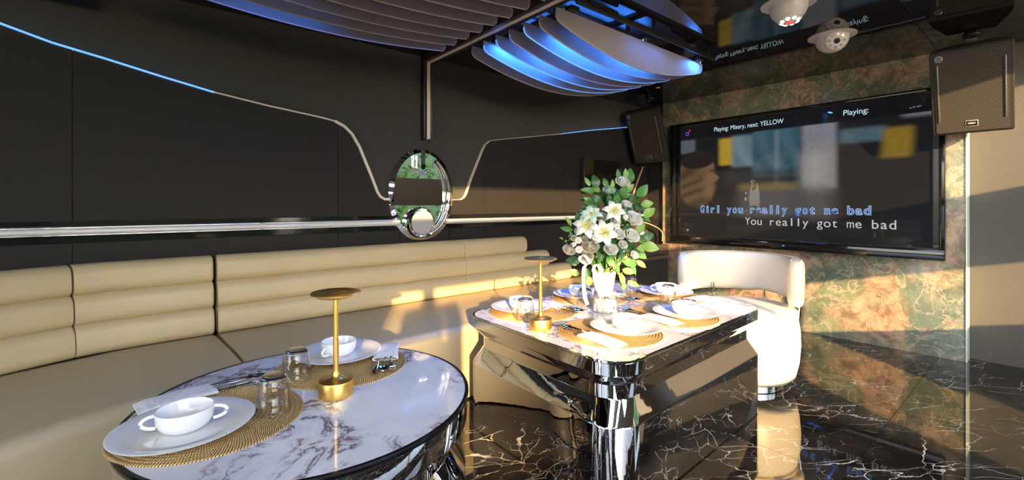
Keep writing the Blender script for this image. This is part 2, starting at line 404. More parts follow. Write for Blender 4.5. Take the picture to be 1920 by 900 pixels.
for i in range(len(xs) - 1):
    for j in range(len(ys) - 1):
        child_box(ceil_, 'ceiling_panel', (xs[i] + 0.0015, ys[j] + 0.0015, CZ - 0.012), (xs[i + 1] - 0.0015, ys[j + 1] - 0.0015, CZ - 0.0005), 'ceiling_gloss')
struct(box('trim_1', (-3.3, -0.34, 2.2), (4.9, -0.3, 2.5), 'plaster'))

wall_left = struct(box('wall_left', (-3.3, WL, 0), (5.0, WL + 0.12, 2.6), 'wall_cloth'))
wall_right = struct(box('wall_right', (4.59, -1.4, 0), (4.72, WL, 2.6), 'grey_cloth'))
child_box(wall_right, 'marble_cladding', (4.455, 0.413, 0.0), (4.588, 2.772, CZ - 0.012), 'green_marble')
child_box(wall_right, 'edge_trim', (4.448, 0.405, 0.0), (4.586, 0.412, CZ - 0.012), 'glass_edge')
child_box(wall_right, 'dark_return', (4.50, 2.774, 0.0), (4.585, WL - 0.001, CZ - 0.012), 'black_satin')
# raised panels on the long wall
PL = [(-3.25, 2.05), (-1.2, 2.0), (-0.455, 1.895), (-0.287, 1.845), (-0.1, 1.808), (0.109, 1.762), (0.344, 1.715), (0.611, 1.678), (0.917, 1.645), (1.000, 1.632), (1.060, 1.605), (1.110, 1.560), (1.159, 1.480), (1.232, 1.311), (1.285, 1.180), (1.305, 1.150), (1.335, 1.133), (1.45, 1.130)]
PR = [(1.86, 1.130), (1.965, 1.133), (1.995, 1.148), (2.016, 1.176), (2.067, 1.305), (2.172, 1.530), (2.205, 1.585), (2.25, 1.618), (2.32, 1.632), (2.76, 1.703), (3.1, 1.76), (3.48, 1.83), (4.09, 1.927), (4.49, 1.99)]
def panel(pts, x0, x1, seams):
    """split into vertical-seamed pieces"""
    out = []
    cuts = [x0] + seams + [x1]
    def zat(x):
        for (a, za), (c, zc) in zip(pts, pts[1:]):
            if a <= x <= c: return za + (zc - za) * (x - a) / (c - a)
        return pts[-1][1] if x > pts[-1][0] else pts[0][1]
    for a, c in zip(cuts, cuts[1:]):
        a2, c2 = a + 0.0012, c - 0.0012
        top = [(a2, zat(a2))] + [p for p in pts if a2 < p[0] < c2] + [(c2, zat(c2))]
        outline = [(a2, 1.02), (c2, 1.02)] + top[::-1]
        out.append((outline, [(a2, 0.0), (c2, 0.0), (c2, 0.915), (a2, 0.915)]))
    return out
for pts, x0, x1, seams in ((PL, -3.25, 1.45, [-1.6, -0.22, 1.02]), (PR, 1.86, 4.49, [2.20, 3.12])):
    for up, lowp in panel(pts, x0, x1, seams):
        kid(wall_left, 'raised_panel', prism_me('raised_panel', up, WL - 0.028, WL - 0.0005, 'panel_cloth'))
        kid(wall_left, 'lower_panel', prism_me('lower_panel', lowp, WL - 0.028, WL - 0.0005, 'panel_cloth'))
kid(wall_left, 'lower_panel', prism_me('lower_panel', [(1.4512, 0), (1.8588, 0), (1.8588, 0.915), (1.4512, 0.915)], WL - 0.028, WL - 0.0005, 'panel_cloth'))
child_box(wall_left, 'rail_channel', (-3.25, WL - 0.018, 0.917), (4.49, WL - 0.0005, 1.018), 'black_gloss')
def edge(pts, m_, w=0.016):
    pp = [(x, WL - 0.022, z + 0.003) for x, z in pts]
    return ribbon_me('edge_strip', pp, (0, 1, 0), 0.034, w * 0.5, m_)
kid(wall_left, 'edge_strip', edge([p for p in PL if p[0] <= 0.344], 'blue_strip'))['label'] = 'glowing blue end of the light strip'
kid(wall_left, 'edge_strip', edge([p for p in PL if 1.0 >= p[0] >= 0.344], 'beige_strip'))
kid(wall_left, 'edge_strip', edge([p for p in PL if p[0] >= 1.0], 'beige_strip', 0.034))
kid(wall_left, 'edge_strip', edge([p for p in PR if p[0] <= 3.1], 'beige_strip', 0.007))
kid(wall_left, 'edge_strip', edge([p for p in PR if p[0] >= 3.1], 'blue_strip', 0.01))['label'] = 'glowing blue end of the light strip'
# chrome rails either side of the mirror disc
def rail(x0, x1, label):
    o = link('chrome_rail', tube_me('chrome_rail', [(x0, 0, 0), (x1, 0, 0)], 0.017, 'diffuser', 20), None, (0, WL - 0.044, 0.972))
    for dz in (-0.018, 0.018): link('rail_lip', tube_me('rail_lip', [(x0, 0, 0), (x1, 0, 0)], 0.0045, 'chrome', 12), o, (0, 0.0, dz))
    box('rail_back', (x0, 0.014, -0.02), (x1, 0.024, 0.02), 'chrome', o)
    struct(o); o.name = 'trim_2' if x0 < 0 else 'trim_3'; o['label'] = label
rail(-3.2, 1.44, 'chrome handrail tube left of the oval mirror'); rail(1.82, 4.44, 'chrome handrail tube right of the oval mirror')
# rear wall (behind the camera), openings stepped to shape the sun patches
wr_ = struct(box('wall_rear', (-3.3, -1.4, -0.02), (4.72, -1.22, 0.30), 'plaster'))
def rw(a, c, z0, z1, nm='wall_or_sun_blocker', mt='rear_cloth', y0=-1.40, y1=-1.22): child_box(wr_, nm, (a, y0, z0), (c, y1, z1), mt)
rw(-1.22, 4.72, 0.30, 0.62)
rw(-3.3, 4.72, 2.27, 2.56)
rw(-1.22, 1.34, 1.50, 1.985)
rw(1.62, 4.72, 1.08, 1.55); rw(1.34, 1.62, 1.20, 1.55); rw(1.05, 1.34, 1.28, 1.50)
rw(-1.36, -1.20, 0.30, 2.27, 'window_post', 'frame_paint'); rw(-0.87, -0.80, 0.62, 1.5, 'window_post', 'frame_paint', -1.34, -1.28)
rw(1.42, 1.46, 1.0, 2.27, 'window_post', 'frame_paint', -1.34, -1.28); rw(2.78, 2.84, 0.62, 2.27, 'window_post', 'frame_paint', -1.34, -1.28)
rw(-1.20, -0.98, 0.62, 1.25, 'wall_or_sun_blocker', 'frame_paint', -1.34, -1.28); rw(-0.98, -0.74, 0.62, 1.37, 'wall_or_sun_blocker', 'frame_paint', -1.34, -1.28); rw(-0.74, -0.70, 0.62, 1.05, 'wall_or_sun_blocker', 'frame_paint', -1.34, -1.28); rw(-0.70, -0.62, 0.62, 1.37, 'wall_or_sun_blocker', 'frame_paint', -1.34, -1.28)  # added blockers, shaped to shade table and sofa like a standing person
rw(4.40, 4.72, 0.62, 2.27)
wf = struct(box('wall_near', (-3.42, -1.4, -0.02), (-3.3, 3.1, 0.25), 'plaster'))
child_box(wf, 'wall_or_sun_blocker', (-3.42, -1.4, 2.2), (-3.3, 3.1, 2.56), 'plaster'); child_box(wf, 'wall_or_sun_blocker', (-3.42, 1.6, 0.25), (-3.3, 3.1, 2.2), 'plaster')

# ------------------------------------------------------------------ outside (seen only mirrored in chrome and glass)
struct(box('trim_4', (-16, -22, -0.25), (18, -1.42, -0.1), 'paving'))['label'] = 'paved ground outside the windows'
def hedge(x0, x1, y0, y1, h, num, label, name='garden_hedge'):
    root = empty(name, ((x0 + x1) / 2, (y0 + y1) / 2, -0.1)); rnd = random.Random(int(x0 * 10))
    vs, fs = [], []
    for i in range(num):
        p = Vector((rnd.uniform(x0, x1), rnd.uniform(y0, y1), rnd.uniform(0, h * (0.85 + 0.15 * math.sin(i))))) - Vector((root.location.x, root.location.y, 0))
        q = Quaternion((rnd.gauss(0, 1), rnd.gauss(0, 1), rnd.gauss(0, 1), rnd.gauss(0, 1))).normalized(); s_ = rnd.uniform(0.07, 0.14)
        k = len(vs)
        for a, c in ((-1, 0), (0, -0.5), (1, 0), (0, 0.5)): vs.append(tuple(p + q @ Vector((a * s_, c * s_, 0))))
        fs.append((k, k + 1, k + 2, k + 3))
    o = link('foliage', pydata('foliage', vs, fs, 'hedge_leaf', smooth=False), root); o['kind'] = 'stuff'
    core = box('hedge_core', (x0 + .12 - root.location.x, y0 + .12 - root.location.y, 0.05), (x1 - .12 - root.location.x, y1 - .12 - root.location.y, h * 0.8), 'leaf_dark', root)
    tag(root, label, 'hedge')
hedge(3.3, 13, -7.2, -6.0, 3.4, 9000, 'tall green hedge outside reflected in the oval mirror')
hedge(-9, 3.0, -8.2, -7.2, 1.3, 4500, 'low green hedge outside behind the camera')
hedge(-12, -2.85, -4.6, -3.6, 4.4, 9000, 'high hedge added out of view to block the sun, left behind the camera')  # hedge added out of view to keep the sun off the left wall

# ------------------------------------------------------------------ sofa
def sweep(name, path, prof, mat, r0=0.0, r1=0.0, nround=5, angle=40):
    """path: list of (u,v); prof: closed list (d,z), d = distance towards the room from the path"""
    P = [Vector((x, y)) for x, y in path]
    N = []
    for i in range(len(P)):
        a = (P[i] - P[i - 1]).normalized() if i > 0 else None; c = (P[i + 1] - P[i]).normalized() if i < len(P) - 1 else None
        t = (a + c).normalized() if a and c else (a or c)
        nn = Vector((t.y, -t.x)); k = 1.0
        if a and c: k = 1.0 / max(0.5, nn.dot(Vector((a.y, -a.x))))
        N.append((nn, k, t))
    cd = sum(p[0] for p in prof) / len(prof); cz = sum(p[1] for p in prof) / len(prof)
    wd = (max(p[0] for p in prof) - min(p[0] for p in prof)) / 2; wz = (max(p[1] for p in prof) - min(p[1] for p in prof)) / 2
    def loop(pos, nn, k, inset):
        sd_ = max(0.02, 1 - inset / wd); sz_ = max(0.02, 1 - inset / wz)
        return [(pos.x + nn.x * k * (cd + (d - cd) * sd_), pos.y + nn.y * k * (cd + (d - cd) * sd_), cz + (z - cz) * sz_) for d, z in prof]
    loops = []
    nn, k, t = N[0]
    if r0:
        for j in range(nround):
            th = PI / 2 * j / nround; loops.append(loop(P[0] + t * (r0 - r0 * math.sin(th) if 0 else r0 * (1 - math.sin(th))), nn, k, r0 * (1 - math.sin(PI / 2 * (j + 0.0) / nround)) if 0 else r0 * (1 - math.cos(PI / 2 - th))))
        # (quarter-round nose: position and inset both shrink towards the end)
    mid = list(range(1 if r0 else 0, len(P) - (1 if r1 else 0)))
    if r0: loops = []; 
    if r0:
        for j in range(nround):
            a = PI / 2 * j / nround
            loops.append(loop(P[0] + t * r0 * (1 - math.cos(PI / 2 - (PI / 2 - a)) if 0 else 1 - math.cos(a)), nn, k, r0 * (1 - math.sin(a))))
        loops.append(loop(P[0] + t * r0, nn, k, 0))
    for i in mid: loops.append(loop(P[i], N[i][0], N[i][1], 0))
    if r1:
        nn, k, t = N[-1]
        loops.append(loop(P[-1] - t * r1, nn, k, 0))
        for j in range(nround - 1, -1, -1):
            a = PI / 2 * j / nround
            loops.append(loop(P[-1] - t * r1 * (1 - math.cos(a)), nn, k, r1 * (1 - math.sin(a))))
    return loft(name, loops, mat, angle=angle)
def bulge(d0, d1, z0, z1, r=0.03, n=5, lean=0.0):
    """rounded box profile, front bulging"""
    out = []
    for cx, cz_, a0 in ((d1 - r, z1 - r, 90), (d1 - r, z0 + r, 0)):
        for i in range(n + 1):
            a = math.radians(a0 - 90 * i / n); out.append((cx + r * math.cos(a), cz_ + r * math.sin(a)))
    out2 = [(d0, z0), (d0, z1)]
    pr = out + out2
    return [(d - lean * (z - z0), z) for d, z in pr]
JP = [(-2.0, 1.55), (-1.55, 1.95), (-1.1, 2.28), (-0.75, 2.48), (-0.42, 2.66), (-0.26, 2.735), (-0.19, 2.764), (-0.12, 2.785), (0.10, 2.805), (0.33, 2.812)]
JSEAT = [(-2.0, 1.55), (-1.1, 2.27), (-0.46, 2.645), (0.0, 2.795), (0.33, 2.812)]
JR = [(0.345, 2.812), (0.7, 2.828), (1.05, 2.84), (1.5, 2.85), (1.95, 2.855), (2.3, 2.858), (2.6, 2.86), (2.85, 2.86), (3.12, 2.86)]
def cut(path, a, c):
    out = []
    for (x0, y0), (x1, y1) in zip(path, path[1:]):
        for q in (a, c):
            if x0 < q < x1 and q == a and not out: out.append((q, y0 + (y1 - y0) * (q - x0) / (x1 - x0)))
        if a <= x0 <= c: out.append((x0, y0)) if not out or out[-1] != (x0, y0) else None
        if x0 < c < x1: out.append((c, y0 + (y1 - y0) * (c - x0) / (x1 - x0)))
    if a <= path[-1][0] <= c: out.append(path[-1])
    out = sorted(set(out)); return out
ZR = [(0.415, 0.560), (0.553, 0.694), (0.687, 0.826)]
seat_prof = []
for i in range(7):
    a = math.radians(90 - 90 * i / 6); seat_prof.append((0.70 + 0.05 * math.cos(a), 0.375 + 0.05 * math.sin(a)))
seat_prof += [(0.752, 0.30), (0.735, 0.10), (0.72, 0.012), (0.02, 0.012), (-0.09, 0.03), (-0.09, 0.405), (0.0, 0.42), (0.35, 0.428)]
def sofa(name, path, splits, ends, seat_splits, label, r_end, seat_end):
    root = empty(name, (path[0][0], path[0][1] - 0.4, 0)); tag(root, label, 'sofa', None)
    for k, (z0, z1) in enumerate(ZR):
        e1 = ends[k]; cs = [path[0][0]] + [s_ for s_ in splits if s_ < e1 - 0.05] + [e1]
        for a, c in zip(cs, cs[1:]):
            pp = cut(path, a + (0.001 if a != cs[0] else 0), c - 0.001)
            dep = 0.098
            pr = bulge(-dep - 0.0 + 0.0, 0.0 - 0.018 * k, z0, z1, 0.045, 6, 0.10)
            last = c == cs[-1]
            me = sweep('back_roll', pp, pr, 'cream_leather', 0.004 if a != cs[0] else 0.012, (r_end if last else 0.004))
            o = link('back_roll', me, root, (-root.location.x, -root.location.y, 0))
    cs = [path[0][0]] + seat_splits + [seat_end]
    pth = path if seat_end <= path[-1][0] else path + [(seat_end, path[-1][1])]
    if path is JP: pth = JSEAT
    for a, c in zip(cs, cs[1:]):
        me = sweep('seat', cut(pth, a + 0.002, c - 0.002), seat_prof, 'taupe_leather', 0.006, 0.006)
        link('seat', me, root, (-root.location.x, -root.location.y, 0))
    return root
sofa('curved_sofa', JP, [-0.19], [0.33] * 3, [], 'curved cream leather banquette section at the left edge of the picture', 0.014, 0.33)
sofa('long_sofa', JR, [1.95], [2.60, 2.85, 3.12][::-1], [2.12], 'long straight cream leather banquette under the oval mirror with stepped end', 0.03, 3.3)

# ------------------------------------------------------------------ round table
rt = empty('round_table', (0.425, 1.458, 0)); tag(rt, 'round marble-topped low table with polished chrome drum base, nearest the camera', 'table')
ZT = 0.52
link('table_base', lathe_me('table_base', [(0, 0.002), (0.455, 0.002), (0.46, 0.008), (0.462, 0.275), (0.458, 0.282), (0.415, 0.345), (0.412, 0.352), (0.412, 0.395), (0.416, 0.402), (0.462, 0.432), (0.466, 0.438), (0.468, ZT - 0.012), (0.466, ZT - 0.004), (0, ZT - 0.004)], 'chrome', 128, 20), rt)
link('table_rim', lathe_me('table_rim', [(0.461, ZT - 0.012), (0.471, ZT - 0.012), (0.472, ZT - 0.004), (0.469, ZT + 0.0005), (0.461, ZT + 0.0005)], 'black_rim', 128, 30, True), rt)
link('tabletop', lathe_me('tabletop', [(0, ZT - 0.004), (0.4605, ZT - 0.004), (0.4605, ZT - 0.001), (0.459, ZT), (0, ZT)], 'white_marble', 128, 25), rt)
# ------------------------------------------------------------------ rectangular dining table
DT = (1.256, 2.66, 0.948, 2.0); dc = ((DT[0] + DT[1]) / 2, (DT[2] + DT[3]) / 2)
dt = empty('dining_table', (dc[0], dc[1], 0)); tag(dt, 'rectangular marble-topped dining table with stepped mirror-polished steel base and rounded corners', 'table')
hw, hd = (DT[1] - DT[0]) / 2, (DT[3] - DT[2]) / 2
def quad(x, y):
    s_, t_ = (x + hw) / (2 * hw), (y + hd) / (2 * hd)      # the top is very slightly tapered
    return x - 0.035 * s_ * (1 - t_) + 0.03 * (1 - s_) * t_, y - 0.07 * (1 - s_) * t_ + 0.06 * s_ * (1 - t_)
def rl(ins, z, r=0.135): return [(*quad(x, y), z) for x, y in rrect(-hw + ins, hw - ins, -hd + ins, hd - ins, max(0.02, r - ins * 0.25), 20)]
link('table_base', loft('table_base', [rl(0.01, 0.002), rl(0.004, 0.006), rl(0.001, 0.312), rl(0.003, 0.318), rl(0.044, 0.390), rl(0.046, 0.395), rl(0.046, 0.443), rl(0.042, 0.449), rl(0.004, 0.492), rl(0.001, 0.497), rl(0.0, 0.540), rl(0.004, 0.546)], 'chrome', angle=20), dt)
def ring_rr(a, c, z0, z1, mt, nm):
    A = [quad(*p) for p in rrect(-hw + a, hw - a, -hd + a, hd - a, 0.135 - a, 20)]; B = [quad(*p) for p in rrect(-hw + c, hw - c, -hd + c, hd - c, 0.135 - c, 20)]; k = len(A)
    vs = [(x, y, z0) for x, y in A] + [(x, y, z1) for x, y in A] + [(x, y, z1) for x, y in B] + [(x, y, z0) for x, y in B]; fs = []
    for q in range(4):
        for i in range(k):
            j = (i + 1) % k; fs.append((q * k + i, q * k + j, ((q + 1) % 4) * k + j, ((q + 1) % 4) * k + i))
    return pydata(nm, vs, fs, mt, 25)
link('table_rim', ring_rr(0.001, 0.008, 0.541, 0.5501, 'chrome', 'table_rim'), dt)
TZ = 0.55
link('tabletop', loft('tabletop', [rl(0.0085, 0.544), rl(0.0085, TZ)], 'white_marble', angle=20), dt)

# ------------------------------------------------------------------ tableware
def mat_mesh():
    prof = [(0, 0.001)]; R0 = 0.222; nr = 18
    for k in range(nr):
        a = R0 * k / nr + 0.004; c = R0 * (k + 1) / nr
        for j in range(6):
            th = PI * j / 5; prof.append((((a + c) / 2 - math.cos(th) * (c - a) / 2 * 0.98), 0.0015 + 0.0030 * math.sin(th)))
    prof += [(R0, 0.0), (0, 0.0)]
    return lathe_me('placemat', prof, 'gold_weave', 96, 60)
plate_me = lathe_me('plate', [(0, 0.002), (0.085, 0.002), (0.088, 0.0), (0.092, 0.0), (0.094, 0.003), (0.120, 0.010), (0.152, 0.019), (0.1555, 0.0215), (0.153, 0.0228), (0.120, 0.0140), (0.096, 0.0075), (0.088, 0.0062), (0, 0.0062)], 'ceramic', 80, 60)
bowl_body = lathe_me('bowl', [(0, 0.003), (0.032, 0.003), (0.034, 0.0), (0.038, 0.0), (0.044, 0.004), (0.056, 0.014), (0.0615, 0.028), (0.063, 0.050), (0.0625, 0.0535), (0.0605, 0.0535), (0.059, 0.049), (0.0575, 0.029), (0.050, 0.016), (0.036, 0.009), (0, 0.008)], 'ceramic', 56, 60)
def handle_me():
    pts = [(0.060 + 0.019 * (1 - math.cos(a)) if 0 else 0.060 + 0.030 * math.sin(a), 0, 0.030 - 0.0155 * math.cos(a)) for a in [PI * k / 12 for k in range(13)]]
    return tube_me('handle', pts, 0.0048, 'ceramic', 8)
hnd = handle_me()
tumbler_me = lathe_me('tumbler', [(0, 0.092), (0.028, 0.092), (0.0345, 0.0885), (0.0375, 0.080), (0.0415, 0.058), (0.0445, 0.030), (0.046, 0.001), (0.0445, 0.0), (0.0432, 0.001), (0.0415, 0.030), (0.038, 0.058), (0.034, 0.074), (0.030, 0.078), (0, 0.079)], 'clear_glass', 48, 60)
tumbler_base = lathe_me('thick_base', [(0, 0.0895), (0.027, 0.0895), (0.0325, 0.086), (0.0335, 0.0805), (0.029, 0.0797), (0, 0.0802)], 'solid_glass', 40, 60)
for me_ in (tumbler_me, tumbler_base):
    for v_ in me_.vertices: v_.co.z *= 1.10
def flat(name, outline, th, bend, mat='cutlery_steel'):
    """closed symmetric outline list (x=length, y=half width); th thickness, bend(x)->z"""
    vs, fs = [], []
    for x, w in outline:
        z = bend(x)
        for y, dz in ((-w, 0), (0, th * 0.25), (w, 0), (w, th), (0, th * 1.5), (-w, th)): vs.append((x, y, z + dz))
    k = 6
    for a in range(len(outline) - 1):
        for i in range(k):
            j = (i + 1) % k; fs.append((a * k + i, a * k + j, (a + 1) * k + j, (a + 1) * k + i))
    fs.append(tuple(range(k))); fs.append(tuple(range((len(outline) - 1) * k, len(outline) * k)))
    return vs, fs
def knife_mesh():
    vs, fs = flat('k', [(0, 0.004), (0.004, 0.006), (0.05, 0.006), (0.09, 0.0045), (0.098, 0.004), (0.105, 0.0075), (0.15, 0.009), (0.185, 0.0085), (0.198, 0.005), (0.203, 0.001)], 0.0026, lambda x: 0.0)
    return pydata('knife', vs, fs, 'cutlery_steel', 50)
def spoon_mesh():
    bend = lambda x: 0.004 + 0.004 * math.sin(x / 0.2 * PI) if x < 0.14 else 0.006
    vs, fs = flat('s', [(0, 0.004), (0.004, 0.0065), (0.03, 0.006), (0.08, 0.003), (0.125, 0.0025), (0.138, 0.005)], 0.002, lambda x: 0.002 + 0.006 * math.sin(min(1, x / 0.14) * PI / 1.2))
    k0 = len(vs); nu, nv = 12, 7     # bowl of the spoon
    for i in range(nu + 1):
        s_ = i / nu; x = 0.134 + 0.058 * s_; w = 0.0195 * math.sin(PI * min(0.999, (0.06 + 0.90 * s_) ** 0.85)) + 0.001
        for sgn in (0, 1):
            for j in range(nv):
                q = -1 + 2 * j / (nv - 1); dz = 0.008 * (1 - q * q) * math.sin(PI * min(1, s_ * 0.9 + 0.08))
                vs.append((x, q * w, 0.0085 - dz + (0.0012 if sgn else 0)))
    W = nv * 2
    for i in range(nu):
        for j in range(nv - 1):
            a = k0 + i * W + j; fs.append((a, a + 1, a + W + 1, a + W)); a += nv; fs.append((a, a + W, a + W + 1, a + 1))
        for j in (0, nv - 1):
            a = k0 + i * W + j; fs.append((a, a + nv, a + nv + W, a + W))
    return pydata('spoon', vs, fs, 'cutlery_steel', 60)
def fork_mesh():
    vs, fs = flat('f', [(0, 0.004), (0.004, 0.0065), (0.03, 0.006), (0.08, 0.003), (0.120, 0.003), (0.132, 0.009), (0.142, 0.0125), (0.152, 0.0125)], 0.002, lambda x: 0.002 + 0.006 * math.sin(min(1, x / 0.15) * PI / 1.2))
    for q in (-1.5, -0.5, 0.5, 1.5):
        k0 = len(vs); y = q * 0.0068
        prof = [(0.150, 0.0026), (0.165, 0.0022), (0.185, 0.0018), (0.198, 0.0008)]
        for x, w in prof:
            z = 0.005 + 60 * (x - 0.15) * (x - 0.16) * 0.05
            for a, c in ((-w, 0), (w, 0), (w, 0.0018), (-w, 0.0018)): vs.append((x, y + a, z + c))
        for a in range(3):
            for i in range(4):
                j = (i + 1) % 4; fs.append((k0 + a * 4 + i, k0 + a * 4 + j, k0 + a * 4 + 4 + j, k0 + a * 4 + 4 + i))
        fs.append((k0, k0 + 1, k0 + 2, k0 + 3)); fs.append((k0 + 12, k0 + 13, k0 + 14, k0 + 15))
    return pydata('fork', vs, fs, 'cutlery_steel', 50)
knife_me, spoon_me, fork_me = knife_mesh(), spoon_mesh(), fork_mesh()
def napkin_mesh():
    """folded sleeve: a flattened rounded pocket, open at the tip end (+x)"""
    L, w, h = 0.19, 0.046, 0.013; loops = []
    for i in range(9):
        s_ = i / 8; x = L * s_; hh = h * (0.75 + 0.35 * math.sin(PI * s_) + 0.15 * s_); ww = w * (1 - 0.05 * math.sin(PI * s_))
        if i == 0: hh *= 0.6
        lp = []
        for k in range(20):
            a = 2 * PI * k / 20; ca, sa = math.cos(a), math.sin(a)
            lp.append((x, ww * (abs(ca) ** 0.35) * (1 if ca >= 0 else -1), hh / 2 + hh / 2 * (abs(sa) ** 0.7) * (1 if sa >= 0 else -1)))
        loops.append(lp)
    inner = [[(x * 0.94 + 0.011, y * 0.93, (z - 0.005) * 0.8 + 0.005) for x, y, z in lp] for lp in loops[::-1][:-1]]
    return loft('napkin', loops + inner, 'napkin', angle=50)
napkin_me = napkin_mesh(); placemat_me = mat_mesh()
def put(name, me, loc, rz, label, cat, group=None, rot=None):
    o = link(name, me, None, loc, rot if rot else (0, 0, rz)); tag(o, label, cat, group); return o
def setting(z, who, mat_c, plate_c, hang, nap, nap_a, glass, tip=True, side='', tips=(0, 0, 0)):
    """one place setting; nap = (x,y) of the closed end, nap_a = direction towards the cutlery tips"""
    put('placemat', placemat_me, (*mat_c, z), random.random(), 'round woven gold placemat ' + who, 'placemat')
    put('plate', plate_me, (*plate_c, z + 0.0048), 0, 'white dinner plate ' + who, 'plate')
    b_ = empty('bowl', (*plate_c, z + 0.0115), hang); link('bowl_body', bowl_body, b_)
    link('handle', hnd, b_); h2 = link('handle', hnd, b_); h2.rotation_euler = (0, 0, PI)
    tag(b_, 'white two-handled soup bowl ' + who, 'bowl')
    g = empty('tumbler', (*glass, z + (0.0048 if glass_on(mat_c, glass) else 0.0005))); link('glass_body', tumbler_me, g); link('thick_base', tumbler_base, g)
    tag(g, 'upturned clear glass tumbler ' + who, 'glass')
    zn = z + 0.0052; d = Vector((math.cos(nap_a), math.sin(nap_a), 0)); sd_ = Vector((-d.y, d.x, 0)); p = Vector((*nap, zn))
    put('napkin', napkin_me, p, nap_a, 'white marble-print napkin sleeve ' + who, 'napkin')
    for nm, me, off, sh, da in (('fork', fork_me, 0.018, 0.135, 0.06), ('spoon', spoon_me, 0.000, 0.145, 0.0), ('knife', knife_me, -0.019, 0.130, -0.05)):
        q = p + d * sh + sd_ * off + Vector((0, 0, 0.0035))
        put(nm, me, q, nap_a + da, 'steel %s in the napkin ' % nm + who, nm)
def glass_on(mc, g): return math.hypot(mc[0] - g[0], mc[1] - g[1]) < 0.25
setting(ZT, 'nearest the camera on the round table', (0.165, 1.456), (0.102, 1.418), -0.19, (0.005, 1.645), 0.13, (0.300, 1.400))
setting(ZT, 'behind the brass lamp on the round table', (0.580, 1.650), (0.60, 1.745), 3.7, (0.800, 1.755), math.radians(243), (0.412, 1.600))
setting(TZ, 'at the dining table corner by the sofa', (1.575, 1.730), (1.546, 1.783), 0.9, (1.735, 1.85), math.radians(268), (1.433, 1.621))
setting(TZ, 'just behind the flowers on the dining table', (2.06, 1.765), (2.03, 1.815), 0.9, (2.20, 1.83), math.radians(265), (1.845, 1.610))
setting(TZ, 'at the dining table corner nearest the camera', (1.575, 1.235), (1.645, 1.200), math.radians(222), (1.425, 1.07), math.radians(84), (1.800, 1.405))
setting(TZ, 'at the front right of the dining table', (2.040, 1.225), (2.088, 1.175), math.radians(216), (1.885, 1.10), math.radians(82), (2.305, 1.400))
setting(TZ, 'at the dining table end before the armchair', (2.430, 1.500), (2.495, 1.53), math.radians(130), (2.600, 1.290), math.radians(168), (2.340, 1.680))
# brass lamps
lamp_base = lathe_me('lamp_base', [(0, 0), (0.046, 0), (0.050, 0.003), (0.051, 0.008), (0.051, 0.044), (0.049, 0.048), (0.030, 0.0495), (0.018, 0.054), (0.011, 0.064), (0.0085, 0.074), (0, 0.074)], 'brass', 56, 35)
lamp_pole = lathe_me('lamp_pole', [(0, 0.062), (0.0082, 0.062), (0.0082, 0.170), (0.0072, 0.171), (0.0072, 0.300), (0, 0.300)], 'brass', 24, 35)
lamp_disc = lathe_me('lamp_disc', [(0, 0.297), (0.052, 0.299), (0.058, 0.303), (0.072, 0.309), (0.0725, 0.312), (0.070, 0.3145), (0.048, 0.317), (0.030, 0.3165), (0.027, 0.3150), (0.024, 0.3165), (0.010, 0.319), (0, 0.319)], 'brass', 64, 30)
def lamp(loc, label):
    r = empty('table_lamp', loc); link('lamp_base', lamp_base, r); link('lamp_pole', lamp_pole, r); link('lamp_disc', lamp_disc, r); tag(r, label, 'lamp')
lamp((0.474, 1.405, ZT), 'brushed brass disc-topped table lamp on the round table')
lamp((1.381, 1.462, TZ), 'brushed brass disc-topped table lamp on the dining table')

# ------------------------------------------------------------------ armchair
ac = empty('armchair', (2.945, 1.265, 0)); tag(ac, 'round cream leather barrel armchair with curved back beyond the dining table', 'chair')
link('chrome_base', lathe_me('chrome_base', [(0, 0.0), (0.215, 0.0), (0.22, 0.004), (0.22, 0.045), (0, 0.045)], 'chrome', 64, 30), ac)
link('drum', lathe_me('drum', [(0, 0.044), (0.215, 0.044), (0.255, 0.052), (0.280, 0.078), (0.298, 0.16), (0.306, 0.26), (0.303, 0.35), (0.292, 0.420), (0.284, 0.440), (0.279, 0.446), (0, 0.446)], 'white_leather', 96, 60), ac)
link('seat', lathe_me('seat', [(0, 0.447), (0.279, 0.447), (0.290, 0.452), (0.290, 0.460), (0.275, 0.472), (0.22, 0.482), (0.10, 0.486), (0, 0.487)], 'white_leather', 96, 60), ac)
def chair_back():
    loops = []; n_ = 40; a0, a1 = math.radians(-92), math.radians(112); Z0, Z1 = 0.520, 0.772
    for i in range(n_ + 1):
        s_ = i / n_; a = a0 + (a1 - a0) * s_; e = min(s_, 1 - s_) * (a1 - a0) * 0.33     # distance from the end
        k = 1.0 if e > 0.075 else math.sqrt(max(0.0, 1 - ((0.075 - e) / 0.075) ** 2)) * 0.94 + 0.06
        low = 0.055 * (abs(a) / a1) ** 2 if a < 0 else 0.01
        zc, hz = (Z0 - low + Z1) / 2, (Z1 - Z0 + low) / 2 * (0.62 + 0.38 * k); th = 0.044 * (0.45 + 0.55 * k)
        lp = []
        for q in range(24):
            b_ = 2 * PI * q / 24; cr, sr = math.cos(b_), math.sin(b_)
            rr = 0.325 + th * (abs(cr) ** 0.6) * (1 if cr > 0 else -1); zz = zc + hz * (abs(sr) ** 0.35) * (1 if sr > 0 else -1)
            lp.append((rr * math.cos(a), rr * math.sin(a), zz))
        loops.append(lp)
    return loft('backrest', loops, 'white_leather', angle=80)
link('backrest', chair_back(), ac, (0.015, 0.05, 0))
def piping(r_):
    pts = [((r_) * math.cos(a), r_ * math.sin(a), 0.7695) for a in [math.radians(-87 + 194 * k / 40) for k in range(41)]]
    return tube_me('piping', pts, 0.0035, 'cream_leather', 6)
link('piping', piping(0.350), ac, (0.015, 0.05, 0)); link('piping', piping(0.302), ac, (0.015, 0.05, 0))
